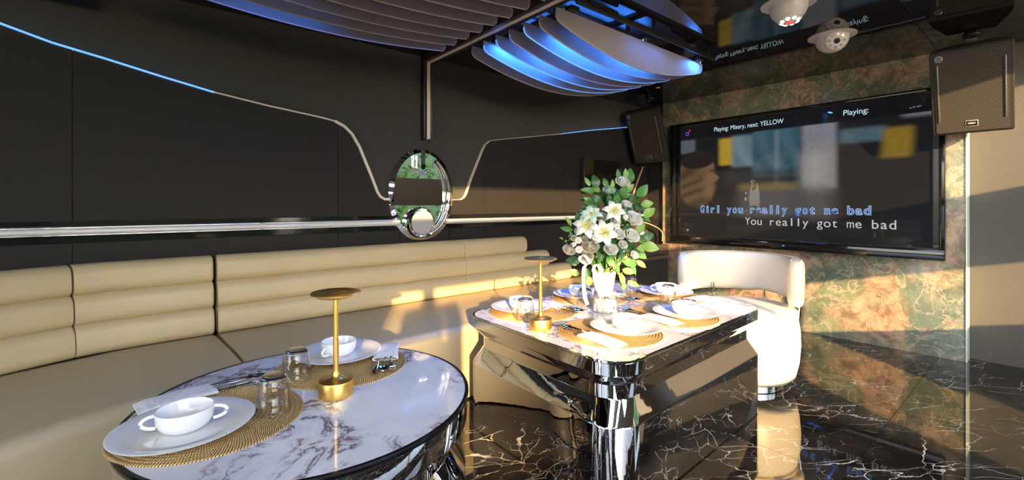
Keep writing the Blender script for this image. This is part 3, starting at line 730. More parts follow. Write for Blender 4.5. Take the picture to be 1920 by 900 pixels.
for a in (-60, 0, 60):
    a = math.radians(a); link('back_bracket', tube_me('back_bracket', [(0.30 * math.cos(a), 0.30 * math.sin(a), 0.40), (0.315 * math.cos(a), 0.315 * math.sin(a), 0.56)], 0.008, 'chrome', 10), ac)

# ------------------------------------------------------------------ television
tv = empty('television', (4.41, 1.583, 0.70)); tag(tv, 'large wall-mounted television in a deep black frame showing karaoke lyrics', 'television')
def tvb(nm, v0, v1, z0, z1, u0, u1, mt, bev=0.004): return box(nm, (u0 - 4.41, v0 - 1.583, z0 - 0.70), (u1 - 4.41, v1 - 1.583, z1 - 0.70), mt, tv, bev)
V0, V1, Z0, Z1 = 0.512, 2.651, 0.698, 1.940
tvb('bezel', V0, V1, Z0, 0.775, 4.40, 4.452, 'black_gloss'); tvb('bezel', V0, V1, 1.915, Z1, 4.40, 4.452, 'black_gloss')
tvb('bezel', V0, 0.545, 0.776, 1.914, 4.40, 4.452, 'black_gloss'); tvb('bezel', 2.595, V1, 0.776, 1.914, 4.40, 4.452, 'black_gloss')
tvb('bezel', 2.545, 2.594, 0.776, 1.914, 4.425, 4.45, 'black_gloss', 0.002)
# picture: a fine grid of emissive colours
SV0, SV1, SZ0, SZ1 = 0.546, 2.545, 0.780, 1.910
def sst(a, b_, x):
    t = min(1, max(0, (x - a) / (b_ - a))); return t * t * (3 - 2 * t)
def bx(s_, q, s0, s1, q0, q1, e): return sst(s0 - e, s0 + e, s_) * (1 - sst(s1 - e, s1 + e, s_)) * sst(q0 - e, q0 + e, q) * (1 - sst(q1 - e, q1 + e, q))
def picture(s_, q):
    c = [0.004, 0.004, 0.005]
    def lay(w, col):
        for i in range(3): c[i] = c[i] * (1 - w) + col[i] * w
    if q < 0.125: return c
    lay(1, (0.006, 0.007, 0.008))
    w = 0.5 + 0.5 * math.sin(s_ * 60 + 3 * math.sin(q * 9))
    lay(bx(s_, q, 0.0, 0.08, 0.13, 0.25, 0.01), (0.06, 0.07, 0.08))
    lay(bx(s_, q, 0.205, 0.29, 0.15, 0.38, 0.015), (0.27, 0.18, 0.015))
    lay(bx(s_, q, 0.265, 0.38, 0.14, 0.40, 0.02), (0.07 + 0.03 * w, 0.11 + 0.03 * w, 0.13 + 0.03 * w))
    lay(bx(s_, q, 0.36, 0.56, 0.12, 0.50, 0.015), (0.02 + 0.015 * w, 0.055 + 0.02 * w, 0.075 + 0.02 * w))
    lay(bx(s_, q, 0.455, 0.475, 0.13, 0.56, 0.01) * 0.5, (0.12, 0.15, 0.17))
    lay(bx(s_, q, 0.23, 0.56, 0.44, 0.55, 0.03) * 0.7, (0.014, 0.02, 0.022))
    lay(bx(s_, q, 0.565, 0.69, 0.06, 0.60, 0.015), (0.13, 0.13, 0.14))
    lay(bx(s_, q, 0.57, 0.66, 0.33, 0.62, 0.05), (0.20, 0.19, 0.18))
    lay(bx(s_, q, 0.30, 0.68, 0.57, 0.82, 0.05) * 0.7, (0.075, 0.07, 0.07))
    lay(bx(s_, q, 0.30, 0.55, 0.545, 0.60, 0.025) * 0.6, (0.16, 0.11, 0.03))
    lay(bx(s_, q, 0.70, 0.85, 0.18, 0.28, 0.02) * 0.8, (0.05, 0.09, 0.11))
    lay(bx(s_, q, 0.845 - 0.05 * (q - .2), 0.93, 0.20, 0.40, 0.02) * (1 - sst(0.0, 0.05, s_ - 0.97 + 0.25 * (q - 0.12))), (0.15, 0.095, 0.012))
    lay(bx(s_, q, 0.90, 1.0, 0.10, 0.14, 0.02) * 0.8, (0.12, 0.13, 0.14))
    # side view of a singer's head with long hair at the left, in a dark beret
    hw_ = math.hypot((s_ - 0.085) / 0.115, (q - 0.50) / 0.26); st = 0.5 + 0.5 * math.sin(70 * (s_ * 0.6 + q * 0.45) + 4 * math.sin(q * 11))
    lay(1 - sst(0.80, 1.05, hw_), (0.045 + 0.045 * st, 0.026 + 0.028 * st, 0.012 + 0.014 * st))
    prof = 0.165 + 0.034 * math.exp(-((q - 0.485) / 0.032) ** 2) + 0.012 * math.exp(-((q - 0.39) / 0.06) ** 2) + 0.010 * math.exp(-((q - 0.56) / 0.025) ** 2) + 0.010 * math.exp(-((q - 0.61) / 0.03) ** 2)
    lay(sst(0.10, 0.15, s_) * (1 - sst(prof - 0.004, prof + 0.008, s_)) * sst(0.30, 0.36, q) * (1 - sst(0.62, 0.70, q)), (0.12, 0.066, 0.034))
    lay(bx(s_, q, 0.160, 0.180, 0.412, 0.430, 0.006) * 0.7, (0.015, 0.01, 0.008))
    cap = math.hypot((s_ - 0.09 - 0.1 * (0.33 - q)) / 0.10, (q - 0.315) / 0.085)
    lay(1 - sst(0.85, 1.05, cap), (0.012, 0.009, 0.008))
    return c
NX, NZ = 200, 112; vs, fs = [], []
for j in range(NZ + 1):
    for i in range(NX + 1): vs.append((0, SV1 - (SV1 - SV0) * i / NX - 1.583, SZ1 - (SZ1 - SZ0) * j / NZ - 0.70))
for j in range(NZ):
    for i in range(NX):
        a = j * (NX + 1) + i; fs.append((a, a + 1, a + NX + 2, a + NX + 1))
me = bpy.data.meshes.new('screen'); me.from_pydata(vs, [], fs); me.update()
ca = me.color_attributes.new('picture', 'FLOAT_COLOR', 'POINT')
buf = []
for j in range(NZ + 1):
    for i in range(NX + 1): buf += picture(i / NX, j / NZ) + [1.0]
ca.data.foreach_set('color', buf)
m, n, l, b = new_mat('screen_picture')
at = n.new('ShaderNodeAttribute'); at.attribute_name = 'picture'
nz = noise(n, l, objvec(n, l), 25, 4)
b.inputs['Base Color'].default_value = (0.006, 0.006, 0.007, 1); b.inputs['Roughness'].default_value = 0.015
b.inputs['Specular IOR Level'].default_value = 0.2
l.new(mixc(n, l, math_(n, l, 'MULTIPLY', nz, 0.35), at.outputs['Color'], (0.0, 0.0, 0.0)), b.inputs['Emission Color']); b.inputs['Emission Strength'].default_value = 0.75
me.materials.append(m); link('screen', me, tv, (4.432 - 4.41, 0, 0))
simple('text_white', (0.02, 0.02, 0.02), 0.3, emit=((0.55, 0.75, 0.85), 0.5)); simple('text_grey', (0.02, 0.02, 0.02), 0.3, emit=((0.60, 0.62, 0.60), 0.4))
simple('text_blue', (0.01, 0.01, 0.05), 0.3, emit=((0.015, 0.07, 0.28), 0.6)); simple('text_outline', (0.02, 0.02, 0.02), 0.3, emit=((0.40, 0.65, 0.95), 0.45))
simple('text_dark', (0.005, 0.005, 0.005), 0.3); simple('icon_red', (0.02, 0, 0), 0.3, emit=((0.9, 0.05, 0.05), 0.5)); simple('icon_violet', (0.02, 0, 0.02), 0.3, emit=((0.25, 0.05, 0.8), 0.5))
def screen_text(s, v_left, v_right, z, size, mt, u=4.4305, offset=0.0, nm='lettering', space=1.0):
    me = text_me(nm, s, size, mt, 0.0002, offset, space)
    xs_ = [v_.co.x for v_ in me.vertices]; w = max(xs_) - min(xs_); k = (v_left - v_right) / w; x0 = min(xs_)
    for v_ in me.vertices: v_.co.x = (v_.co.x - x0) * k
    o = link(nm, me, tv, (u - 4.41, v_left - 1.583, z - 0.70)); o.rotation_euler = (PI / 2, 0, -PI / 2); o['kind'] = 'stuff'; return o
screen_text('Playing: Misery, next: YELLOW', 2.185, 1.559, 1.838, 0.060, 'text_white')
screen_text('Playing:', 1.117, 0.953, 1.838, 0.062, 'text_white')
GL = {}
def glyph(ch, mt, off):
    key = (ch, mt)
    if key not in GL:
        me = text_me('letter', ch, 0.100, mt, 0.0002, off); xs_ = [v_.co.x for v_ in me.vertices]; cx_ = (max(xs_) + min(xs_)) / 2; w = max(xs_) - min(xs_)
        kx = 0.048 / w if w > 0.048 else (1.0 if w > 0.02 else 1.25)
        for v_ in me.vertices: v_.co.x = (v_.co.x - cx_) * kx
        GL[key] = me
    return GL[key]
for s, a, c, z, m1, m2 in (('Girl you really got me bad', 2.335, 0.933, 1.048, 'text_outline', 'text_blue'), ('You really got me bad', 1.893, 0.778, 0.940, 'text_dark', 'text_grey')):
    adv = (a - c) / len(s)
    for i, ch in enumerate(s):
        if ch == ' ': continue
        vv = a - adv * (i + 0.5)
        o = link('letter', glyph(ch, m2, 0.0), tv, (4.4302 - 4.41, vv - 1.583, z - 0.70)); o.rotation_euler = (PI / 2, 0, -PI / 2)
        p_ = link('letter_outline', glyph(ch, m1, 0.0036), o, (0, 0, -0.0009))
ic = link('screen_icon', lathe_me('screen_icon', [(0.012, 0), (0.019, 0), (0.019, 0.001), (0.012, 0.001)], 'icon_violet', 20, 30, True), tv, (0.018, 2.47 - 1.583, 1.83 - 0.70)); ic.rotation_euler = (0, -PI / 2, 0)
ic = link('screen_icon', tube_me('screen_icon', [(0, 0, 0), (0, -0.022, 0.026)], 0.003, 'icon_red', 6), tv, (0.018, 2.455 - 1.583, 1.845 - 0.70))
link('power_light', box_bm and finish(box_bm((-0.001, -0.008, -0.003), (0.001, 0.008, 0.003)), 'power_light', 'blue_edge'), tv, (-0.0105, 1.55 - 1.583, 0.735 - 0.70))

# small wall screen behind the flowers
stv = empty('small_screen', (3.66, WL - 0.05, 1.385)); tag(stv, 'small black wall screen behind the flowers', 'screen')
box('screen_housing', (-0.31, -0.03, -0.17), (0.31, 0.02, 0.17), 'black_satin', stv, 0.006); box('screen_panel', (-0.292, -0.0335, -0.155), (0.292, -0.0302, 0.155), 'black_gloss', stv)

# ------------------------------------------------------------------ loudspeakers
def speaker(name, loc, basis, label, ceiling_pt, badge_text):
    """local axes: x right across the front, y into the cabinet, z up; front face at y=0"""
    root = empty(name, loc); root.rotation_mode = 'QUATERNION'; root.rotation_quaternion = basis.to_quaternion(); tag(root, label, 'loudspeaker', 'ceiling-hung loudspeakers either side of the television')
    w, h, d = 0.184, 0.280, 0.20
    outline = [(-w, 0.0), (w, 0.0), (w, 0.06), (w * 0.62, d), (-w * 0.62, d), (-w, 0.06)]
    loops = []
    for z, k in ((-h, 0.93), (-h + 0.012, 1.0), (h - 0.012, 1.0), (h, 0.93)): loops.append([(x * (0.985 if k < 1 else 1), y * k + (0.008 if k < 1 else 0), z) for x, y in outline])
    link('cabinet', loft('cabinet', loops, 'black_plastic', angle=20), root)
    gp = rrect(-w + 0.016, w - 0.016, -h + 0.018, h - 0.022, 0.012, 4)
    link('grille', prism_me('grille', gp, -0.006, 0.001, 'grille', 20), root)
    for s_ in (-1, 1):
        link('side_rib', finish(box_bm((s_ * (w - 0.032) - 0.004, -0.013, -h + 0.09), (s_ * (w - 0.032) + 0.004, -0.005, h - 0.09), 0.002), 'side_rib', 'grey_metal'), root)
        link('handle_rail', finish(box_bm((s_ * w - 0.006, 0.005, -h + 0.005), (s_ * w + 0.004, 0.05, h - 0.005), 0.004), 'handle_rail', 'black_plastic'), root)
    bz = lathe_me('badge', [(0, 0), (0.019, 0), (0.020, 0.002), (0.018, 0.004), (0, 0.004)], 'badge', 28, 30)
    bd = link('badge', bz, root, (-w + 0.040, -0.0065, h - 0.050)); bd.rotation_euler = (PI / 2, 0, 0)
    bi = link('badge_face', lathe_me('badge_face', [(0, 0.004), (0.014, 0.004), (0.014, 0.0046), (0, 0.0046)], 'badge_blue', 28, 30), bd)
    tm = text_me('badge_lettering', badge_text, 0.011, 'badge', 0.0002); xs_ = [v_.co.x for v_ in tm.vertices]; 
    link('badge_lettering', tm, bd, (-(max(xs_) + min(xs_)) / 2, 0, 0.005))
    lp = link('logo_plate', finish(box_bm((-0.030, -0.0095, -0.020), (0.030, -0.005, 0.020), 0.002), 'logo_plate', 'badge'), root, (0.0, 0, -h + 0.068))
    link('logo_inset', finish(box_bm((-0.026, -0.0102, -0.016), (0.026, -0.0094, 0.016)), 'logo_inset', 'black_gloss'), lp)
    lg = lathe_me('logo_mark', [(0, 0), (0.020, 0), (0.020, 0.001), (0, 0.001)], 'badge', 24, 30)
    q = link('logo_mark', lg, lp, (0, -0.0103, 0.001)); q.rotation_euler = (PI / 2, 0, 0); q.scale = (1, 0.30, 1)
    # yoke and drop rod to the ceiling
    inv = (Matrix.Translation(loc) @ basis.to_4x4()).inverted()
    top = Vector((0, 0.13, h)); c_ = inv @ Vector(ceiling_pt)
    link('mount_arm', tube_me('mount_arm', [top, c_ * 0.5 + top * 0.5, c_], 0.013, 'black_satin', 10), root)
    pl = lathe_me('mount_plate', [(0, -0.012), (0.045, -0.012), (0.05, -0.006), (0.05, 0), (0, 0)], 'black_satin', 24, 30)
    mp = link('mount_plate', pl, root); mp.matrix_local = inv @ Matrix.Translation(Vector(ceiling_pt))
    link('mount_joint', finish(box_bm((-0.03, 0.10, h), (0.03, 0.16, h + 0.035), 0.005), 'mount_joint', 'black_satin'), root)
    return root
X_ = Vector((0.03, -0.995, 0.0)); N_ = Vector((-0.936, -0.058, -0.346)).normalized(); Y_ = -N_; X_ = (X_ - X_.dot(Y_) * Y_).normalized(); Z_ = X_.cross(Y_)
B1 = Matrix((X_, Y_, Z_)).transposed()
speaker('loudspeaker', Vector((4.117, 0.358, 1.828)), B1, 'black loudspeaker hanging at the right of the television in sun and shade', (4.17, 0.355, CZ - 0.012), 'RCF')
speaker('loudspeaker', Vector((4.06, 2.725, 1.795)), B1, 'black loudspeaker hanging in the dark corner left of the television', (4.13, 2.72, CZ - 0.012), 'RCF')
o = link('speaker_cable', tube_me('speaker_cable', spline([(4.20, 2.85, 1.50), (4.12, 2.86, 1.35), (4.05, 2.88, 1.15), (4.08, 2.90, 0.98), (4.05, 2.91, 0.80)], 6), 0.009, 'tan_cable', 8)); tag(o, 'tan cable hanging down the wall below the left loudspeaker', 'cable')
o = link('speaker_cable', tube_me('speaker_cable', spline([(4.20, 2.96, 0.93), (4.30, 2.93, 0.91), (4.40, 2.84, 0.86), (4.42, 2.76, 0.80), (4.425, 2.76, 0.70)], 6), 0.006, 'tan_cable', 8)); tag(o, 'thin tan cable looping over the stacked receivers', 'cable')

# audio cabinet and stacked units
cb = empty('subwoofer_cabinet', (4.05, 2.80, 0)); tag(cb, 'black subwoofer cabinet on the floor in the corner behind the flowers', 'loudspeaker')
box('cabinet', (-0.34, -0.14, 0.03), (0.35, 0.17, 0.565), 'warm_plastic', cb, 0.012); box('grille', (-0.30, -0.148, 0.09), (0.31, -0.141, 0.53), 'black_plastic', cb)
for sx_ in (-0.28, 0.29):
    for sy_ in (-0.1, 0.13): link('foot', lathe_me('foot', [(0, 0), (0.02, 0), (0.022, 0.03), (0, 0.03)], 'black_satin', 12), cb, (sx_, sy_, 0))
am = empty('amplifier', (4.08, 2.81, 0.566)); tag(am, 'black power amplifier lying on the subwoofer cabinet', 'amplifier')
box('case', (-0.30, -0.13, 0.004), (0.33, 0.14, 0.105), 'warm_plastic', am, 0.004); box('front_panel', (-0.30, -0.136, 0.006), (0.33, -0.131, 0.103), 'dark_brown', am)
for i, (x_, z_, w_, mt, lb) in enumerate(((3.98, 0.672, 0.13, 'black_satin', 'flat black receiver box lowest in the stack on the amplifier'), (3.96, 0.726, 0.12, 'warm_plastic', 'brown receiver box second from the bottom of the stack'), (3.98, 0.780, 0.12, 'warm_plastic', 'brown receiver box with a lit display, third in the stack'), (3.93, 0.834, 0.12, 'dark_brown', 'topmost brown receiver box of the stack'))):
    r_ = empty('receiver', (x_, 2.81, z_)); tag(r_, lb, 'receiver')
    box('case', (-w_, -0.09, 0.0), (w_, 0.09, 0.050), mt, r_, 0.003)
    for q in range(2): kb = link('knob', lathe_me('knob', [(0, 0), (0.009, 0), (0.008, 0.010), (0, 0.010)], 'badge', 16), r_, (w_ - 0.03 - 0.05 * q, -0.0905, 0.026)); kb.rotation_euler = (PI / 2, 0, 0)
    if i == 2: box('display', (-0.02, -0.092, 0.014), (0.045, -0.0905, 0.036), 'lamp_white', r_)['label'] = 'lit white display'

# ------------------------------------------------------------------ oval mirror with slot, ridges and dial
mz = empty('oval_mirror', (1.627, WL - 0.03, 1.166)); tag(mz, 'oval chrome-edged wall mirror with a top slot and a round dial', 'mirror')
def oval(a, b_, y, slot, n_=72):
    pts = []
    s0 = math.asin(min(1, slot / a)) if slot else 0
    for k in range(n_ + 1):
        t = PI / 2 + s0 + (2 * PI - 2 * s0) * k / n_; pts.append((a * math.cos(t) + 0.0, y, b_ * math.sin(t)))
    if slot:
        zt = pts[-1][2]; c0 = b_ * 0.66
        sl = [(slot, y, zt + (c0 - zt) * k / 5) for k in range(1, 5)]
        sl += [(slot * math.cos(t), y, c0 + slot * math.sin(t) * 1.0) for t in [-PI * k / 8 for k in range(0, 9)]]
        sl += [(-slot, y, c0 + (zt - c0) * k / 5) for k in range(1, 5)]
        pts += sl
    return pts
A_, B_ = 0.262, 0.338
def mirror_me(a, b_, y0, y1, bev, nm, mt, slot=0.017):
    L = [oval(a, b_, y0, slot), oval(a, b_, y1 + bev * 0.5, slot), oval(a - bev, b_ - bev, y1, slot)]
    k = len(L[0]); vs = [p for q in L for p in q]; fs = []
    for s_ in range(2):
        for i in range(k): j = (i + 1) % k; fs.append((s_ * k + i, s_ * k + j, (s_ + 1) * k + j, (s_ + 1) * k + i))
    fs.append(tuple(range(2 * k, 3 * k))); fs.append(tuple(range(k))[::-1])
    return pydata(nm, vs, fs, mt, 12)
link('mirror_plate', mirror_me(A_, B_, 0.028, -0.020, 0.030, 'mirror_plate', 'mirror'), mz)
link('slot_lining', ribbon_me('slot_lining', [(0, -0.006, B_ - 0.01), (0, -0.006, B_ * 0.66)], (1, 0, 0), 0.030, 0.003, 'dark_brown'), mz)
for k, (ra, rb, r_) in enumerate(((0.208, 0.285, 0.013), (0.168, 0.262, 0.013))):
    pts = [(0.012 + ra * math.cos(t), -0.024, rb * math.sin(t)) for t in [math.radians(64 - 140 * q / 40) for q in range(41)]]
    link('curved_ridge', tube_me('curved_ridge', pts, r_, 'chrome', 14), mz)
for sx_, rr in ((-0.055, 0.007), (-0.083, 0.007)):
    pts = spline([(sx_, -0.024, 0.285), (sx_, -0.026, 0.20), (sx_ * 0.75, -0.026, 0.170), (0.0, -0.026, 0.165 if sx_ > -0.06 else 0.150), (0.035, -0.026, 0.185)], 6)
    link('curved_ridge', tube_me('curved_ridge', pts, rr, 'chrome', 12), mz)
dl = link('dial_ring', lathe_me('dial_ring', [(0, 0), (0.112, 0), (0.113, 0.010), (0.108, 0.016), (0.104, 0.05), (0.100, 0.056), (0.090, 0.057), (0.086, 0.050), (0.0, 0.050)], 'chrome', 64, 25), mz, (-0.035, -0.020, -0.198)); dl.rotation_euler = (PI / 2, 0, 0); dl.scale = (1, 1, 1)
link('dial_face', lathe_me('dial_face', [(0, 0.0502), (0.0855, 0.0502), (0.0855, 0.054), (0.083, 0.0555), (0, 0.0555)], 'dial_face', 56, 25), dl)

# light channel: wall drop and ceiling run
lc = empty('light_channel', (1.675, WL - 0.03, 1.58)); tag(lc, 'dark channel with a pale light strip running up the wall and across the ceiling', 'light fitting')
def lcb(nm, lo, hi, mt, bev=0.0): return box(nm, [lo[i] - lc.location[i] for i in range(3)], [hi[i] - lc.location[i] for i in range(3)], mt, lc, bev)
lcb('wall_channel', (1.632, WL - 0.05, 1.575), (1.658, WL - 0.001, 2.19), 'black_satin', 0.004); lcb('wall_channel', (1.685, WL - 0.05, 1.575), (1.715, WL - 0.001, 2.19), 'dark_brown', 0.004)
lcb('light_strip', (1.659, WL - 0.052, 1.58), (1.684, WL - 0.002, 2.172), 'beige_strip', 0.002)
lcb('ceiling_channel', (1.628, -0.2, 2.14), (1.656, WL - 0.052, 2.192), 'dark_brown', 0.004); lcb('ceiling_channel', (1.687, -0.2, 2.14), (1.722, WL - 0.052, 2.192), 'dark_brown', 0.004)
lcb('light_strip', (1.657, -0.2, 2.138), (1.686, WL - 0.041, 2.180), 'beige_strip', 0.002)

# ------------------------------------------------------------------ hanging frosted fins (two banks)
def fin_outline(x0, x1, zt, ze, dep, skew=0.5, n_=36):
    out = [(x0, zt), (x1, zt)]; r = 0.03
    pts = []
    for k in range(n_ + 1):
        s_ = k / n_; z = ze - dep * (math.sin(PI * s_) ** 0.85)
        pts.append((x1 - (x1 - x0) * s_, z))
    # round the two lower corners
    a = [(x1, zt - 0.01), (x1, ze + r), (x1 - 0.006, ze + 0.008), (x1 - 0.02, ze - 0.006)]
    c = [(x0 + 0.02, ze - 0.006), (x0 + 0.006, ze + 0.008), (x0, ze + r), (x0, zt - 0.01)]
    return [(x0, zt), (x1, zt)] + a[1:] + [p for p in pts if x0 + 0.03 < p[0] < x1 - 0.03] + c[:-1]
def bank(name, x0, x1, vs_, zt, ze, dep, label, glow, rails):
    root = empty(name, ((x0 + x1) / 2, vs_[0], zt)); tag(root, label, 'ceiling light')
    L = root.location
    for k, v_ in enumerate(vs_):
        ol = fin_outline(x0 - L.x, x1 - L.x, 0.0, ze - zt, dep)
        f_ = link('fin', prism_me('fin', ol, -0.004, 0.004, 'frosted', 30), root, (0, v_ - L.y, 0))
        em = glow.get(k, ('acrylic_edge',))[0]
        link('fin_edge', ribbon_me('fin_edge', [(x, 0.0, z) for x, z in ol[1:]], (0, 1, 0), 0.0085, 0.003, em), f_)
        for bx_ in (0.03, 0.5, 0.97):
            bo = link('bolt', lathe_me('bolt', [(0, -0.006), (0.005, -0.005), (0.006, 0), (0, 0)], 'screw', 10), f_, (x0 - L.x + (x1 - x0) * bx_, -0.012, 0.0))
    for rx in rails:
        box('hanging_rail', (rx - 0.03 - L.x, vs_[-1] - 0.04 - L.y, 0.001), (rx + 0.03 - L.x, vs_[0] + 0.05 - L.y, 0.022), 'black_satin', root)
        for yy in (vs_[-1] + 0.1, vs_[0] - 0.1): box('hanger', (rx - 0.01 - L.x, yy - 0.01 - L.y, 0.022), (rx + 0.01 - L.x, yy + 0.01 - L.y, CZ - 0.0125 - zt), 'dark_brown', root)
    return root
RV = [2.385 - 0.1245 * k for k in range(7)]
rb = bank('fin_light', 1.655, 3.135, RV, 2.105, 2.045, 0.118, 'bank of curved frosted fins glowing blue, hung right of the light channel', {1: ('blue_edge',), 2: ('blue_edge',), 3: ('violet_edge',), 4: ('blue_edge',), 5: ('acrylic_edge',)}, [1.76, 2.4, 3.05])
LV = [2.494 - 0.133 * k for k in range(14)]
bank('fin_light', -0.05, 1.525, LV, 2.125, 2.075, 0.06, 'bank of curved frosted fins over the sofa, hung left of the light channel', {0: ('violet_edge',)}, [0.1, 0.75, 1.45])
# black trough in front of the right bank
tr_ = empty('light_trough', (2.45, 1.572, 2.12)); tag(tr_, 'black metal trough edging the near side of the blue fins', 'light fitting')
box('fascia', (-0.72, -0.012, 0.000), (0.735, 0.0, 0.030), 'black_satin', tr_, 0.002); box('shelf', (-0.72, 0.001, 0.026), (0.735, 0.022, 0.030), 'black_satin', tr_)
box('driver_box', (-0.60, 0.003, 0.032), (-0.36, 0.02, 0.060), 'black_plastic', tr_, 0.002); box('driver_box', (0.20, 0.003, 0.032), (0.38, 0.02, 0.060), 'black_plastic', tr_, 0.002)
for q in (-0.65, 0.0, 0.66): box('hanger', (q - 0.01, 0.005, 0.0305), (q + 0.01, 0.02, CZ - 0.0125 - 2.12), 'black_satin', tr_)
# the fins' own blue LEDs
def led(x, y, z, e, parent, sx_=0.5, col=(0.03, 0.22, 1.0)):
    ld = bpy.data.lights.new('fin_led', 'AREA'); ld.shape = 'RECTANGLE'; ld.size = sx_; ld.size_y = 0.03; ld.energy = e; ld.color = col
    o = bpy.data.objects.new('fin_led', ld); COL.objects.link(o); o.location = (x, y, z)
for x, k, e, s_ in ((1.98, 1, 0.9, 0.5), (2.15, 2, 0.6, 0.4), (2.25, 4, 1.1, 0.7), (2.45, 5, 0.8, 0.4), (3.02, 6, 0.35, 0.1), (2.05, 4, 0.5, 0.3)):
    led(x, RV[k] - 0.045, 2.10, e * 3.5, None, s_)
led(0.55, LV[1] + 0.03, 2.115, 0.35, None, 0.5); led(0.35, LV[3], 2.115, 0.3, None, 0.5)

# ------------------------------------------------------------------ dome cameras on the ceiling
def dome(x, y, lit, label, ang, tilt):
    r_ = empty('dome_camera', (x, y, CZ - 0.012)); tag(r_, label, 'camera', None)
    link('flange', lathe_me('flange', [(0.070, -0.006), (0.128, -0.006), (0.134, -0.003), (0.134, 0.0), (0.070, 0.0)], 'dome_white', 64, 30, True), r_)
    link('shell', lathe_me('shell', [(0.0935 * math.sin(a), -0.012 - 0.0935 * math.cos(a)) for a in [math.radians(q) for q in range(0, 97, 6)]] + [(0.08, 0.0), (0, 0)], 'dome_white', 48, 60), r_)
    hd_ = link('led_panel', lathe_me('led_panel', [(0, 0.0925), (0.030, 0.0905), (0.054, 0.0800), (0.0565, 0.0775), (0.0575, 0.0745), (0.0500, 0.0700), (0, 0.0700)], 'dome_white', 40, 30), r_, (0, 0, -0.012))
    hd_.rotation_euler = (0, tilt, ang); hd_.scale = (1.05, 1.05, 1.05)
    lens = link('lens', lathe_me('lens', [(0, 0.0945), (0.012, 0.0945), (0.017, 0.0935), (0.0175, 0.089), (0, 0.089)], 'lamp_red' if lit else 'lens_dark', 24, 30), hd_)
    for k in range(8):
        a = 2 * PI * k / 8; d_ = link('led', lathe_me('led', [(0, 0.002), (0.0085, 0.0015), (0.009, 0.0), (0, 0.0)], 'lamp_white' if lit else 'badge', 16, 40), hd_, (0.039 * math.cos(a), 0.039 * math.sin(a), 0.0868)); d_.rotation_euler = (0, 0.42, a)
        if lit: d_['label'] = 'lit white lamp'
dome(3.495, 0.943, False, 'white ceiling dome camera with its lens facing the room, nearer the television', math.radians(213), math.radians(118))
dome(2.748, 0.943, True, 'white ceiling dome camera with lit lamps at the top edge of the picture', math.radians(230), math.radians(172))
# small unit at the top left
bxu = empty('ceiling_unit', (-0.40, WL - 0.11, 2.055)); tag(bxu, 'black box unit high on the wall at the top left edge', 'wall unit')
box('housing', (-0.35, -0.06, 0.0), (0.262, 0.078, 0.137), 'black_gloss', bxu, 0.004); box('lip', (-0.352, -0.064, -0.008), (0.264, 0.078, -0.0005), 'black_satin', bxu)
# small lit spot reflected: ceiling downlight
for k, (x, y, lb) in enumerate(((2.62, 0.62, 'tiny recessed downlight in the glossy ceiling beside the lit dome camera'), (3.78, 2.40, 'tiny recessed downlight in the glossy ceiling above the television corner'))):
    d_ = empty('downlight', (x, y, CZ - 0.0125)); tag(d_, lb, 'downlight'); link('ring', lathe_me('ring', [(0.012, -0.003), (0.020, -0.003), (0.022, 0), (0.012, 0)], 'badge', 24, 30, True), d_); link('bulb', lathe_me('bulb', [(0, -0.002), (0.0115, -0.002), (0.0115, 0), (0, 0)], 'lamp_red', 20), d_)

# ------------------------------------------------------------------ flower arrangement
RT = Vector((0.7684, -0.64, 0)); FR = Vector((-0.64, -0.7684, 0)); UPV = Vector((0, 0, 1))
fa = empty('flower_arrangement', (1.864, 1.492, TZ + 0.001)); tag(fa, 'tall white rose and lily arrangement in a cream pot on the dining table', 'flowers')
link('stand', lathe_me('stand', [(0, 0), (0.058, 0), (0.060, 0.004), (0.057, 0.10), (0.052, 0.104), (0, 0.104)], 'white_marble', 40, 30), fa)
def pot_me():
    prof = [(0, 0.1045), (0.036, 0.1045), (0.041, 0.108), (0.056, 0.200), (0.0585, 0.206), (0.054, 0.204), (0.040, 0.118), (0, 0.116)]
    me = lathe_me('pot', prof, 'cream_pot', 48, 50)
    for v_ in me.vertices:
        if v_.co.z > 0.19: v_.co.z += 0.004 * math.cos(8 * math.atan2(v_.co.y, v_.co.x))
    return me
link('pot', pot_me(), fa)
def zp(zx, zy):
    """arrangement-local side offset and height (metres)"""
    px, py = 1040 + zx / 3.4625, 280 + zy / 3.4625
    return (px - 1136) / 853.3 * 2.26, 1.1 - (py - 383) / 853.3 * 2.26 - TZ
def leaf_mesh(wr_=0.42):
    vs, fs = [], []; nu = 8
    for i in range(nu + 1):
        s_ = i / nu; w = wr_ * (math.sin(PI * s_ ** 0.8) ** 0.9) * 0.5 + 0.012; z = 0.10 * math.sin(PI * s_) - 0.12 * s_ * s_
        for q in (-1, -0.5, 0, 0.5, 1): vs.append((s_, w * q, z + 0.09 * abs(q) * w * 2))
    for i in range(nu):
        for j in range(4): a = i * 5 + j; fs.append((a, a + 1, a + 6, a + 5))
    return vs, fs
leaf_meshes = {}
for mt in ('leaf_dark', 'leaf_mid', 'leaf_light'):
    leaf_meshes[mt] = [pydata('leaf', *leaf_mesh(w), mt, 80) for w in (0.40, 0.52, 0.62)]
def orient(xd, nd):
    x = xd.normalized(); z = (nd - nd.dot(x) * x).normalized(); y = z.cross(x); return Matrix((x, y, z)).transposed().to_4x4()
def leaf(side, up, depth, ln, ang, mt, tw=0.0, k=None):
    c_ = RT * side + UPV * up + FR * depth
    xd = RT * math.cos(ang) + UPV * math.sin(ang) + FR * random.uniform(-0.15, 0.45)
    nd = FR + RT * random.uniform(-0.5, 0.5) + UPV * random.uniform(-0.1, 0.7)
    o = link('leaf', random.choice(leaf_meshes[mt]) if k is None else leaf_meshes[mt][k], fa)
    Mx = orient(xd, nd); o.matrix_local = Matrix.Translation(c_ - xd.normalized() * ln * 0.5) @ Mx @ Matrix.Diagonal((ln, ln, ln, 1))
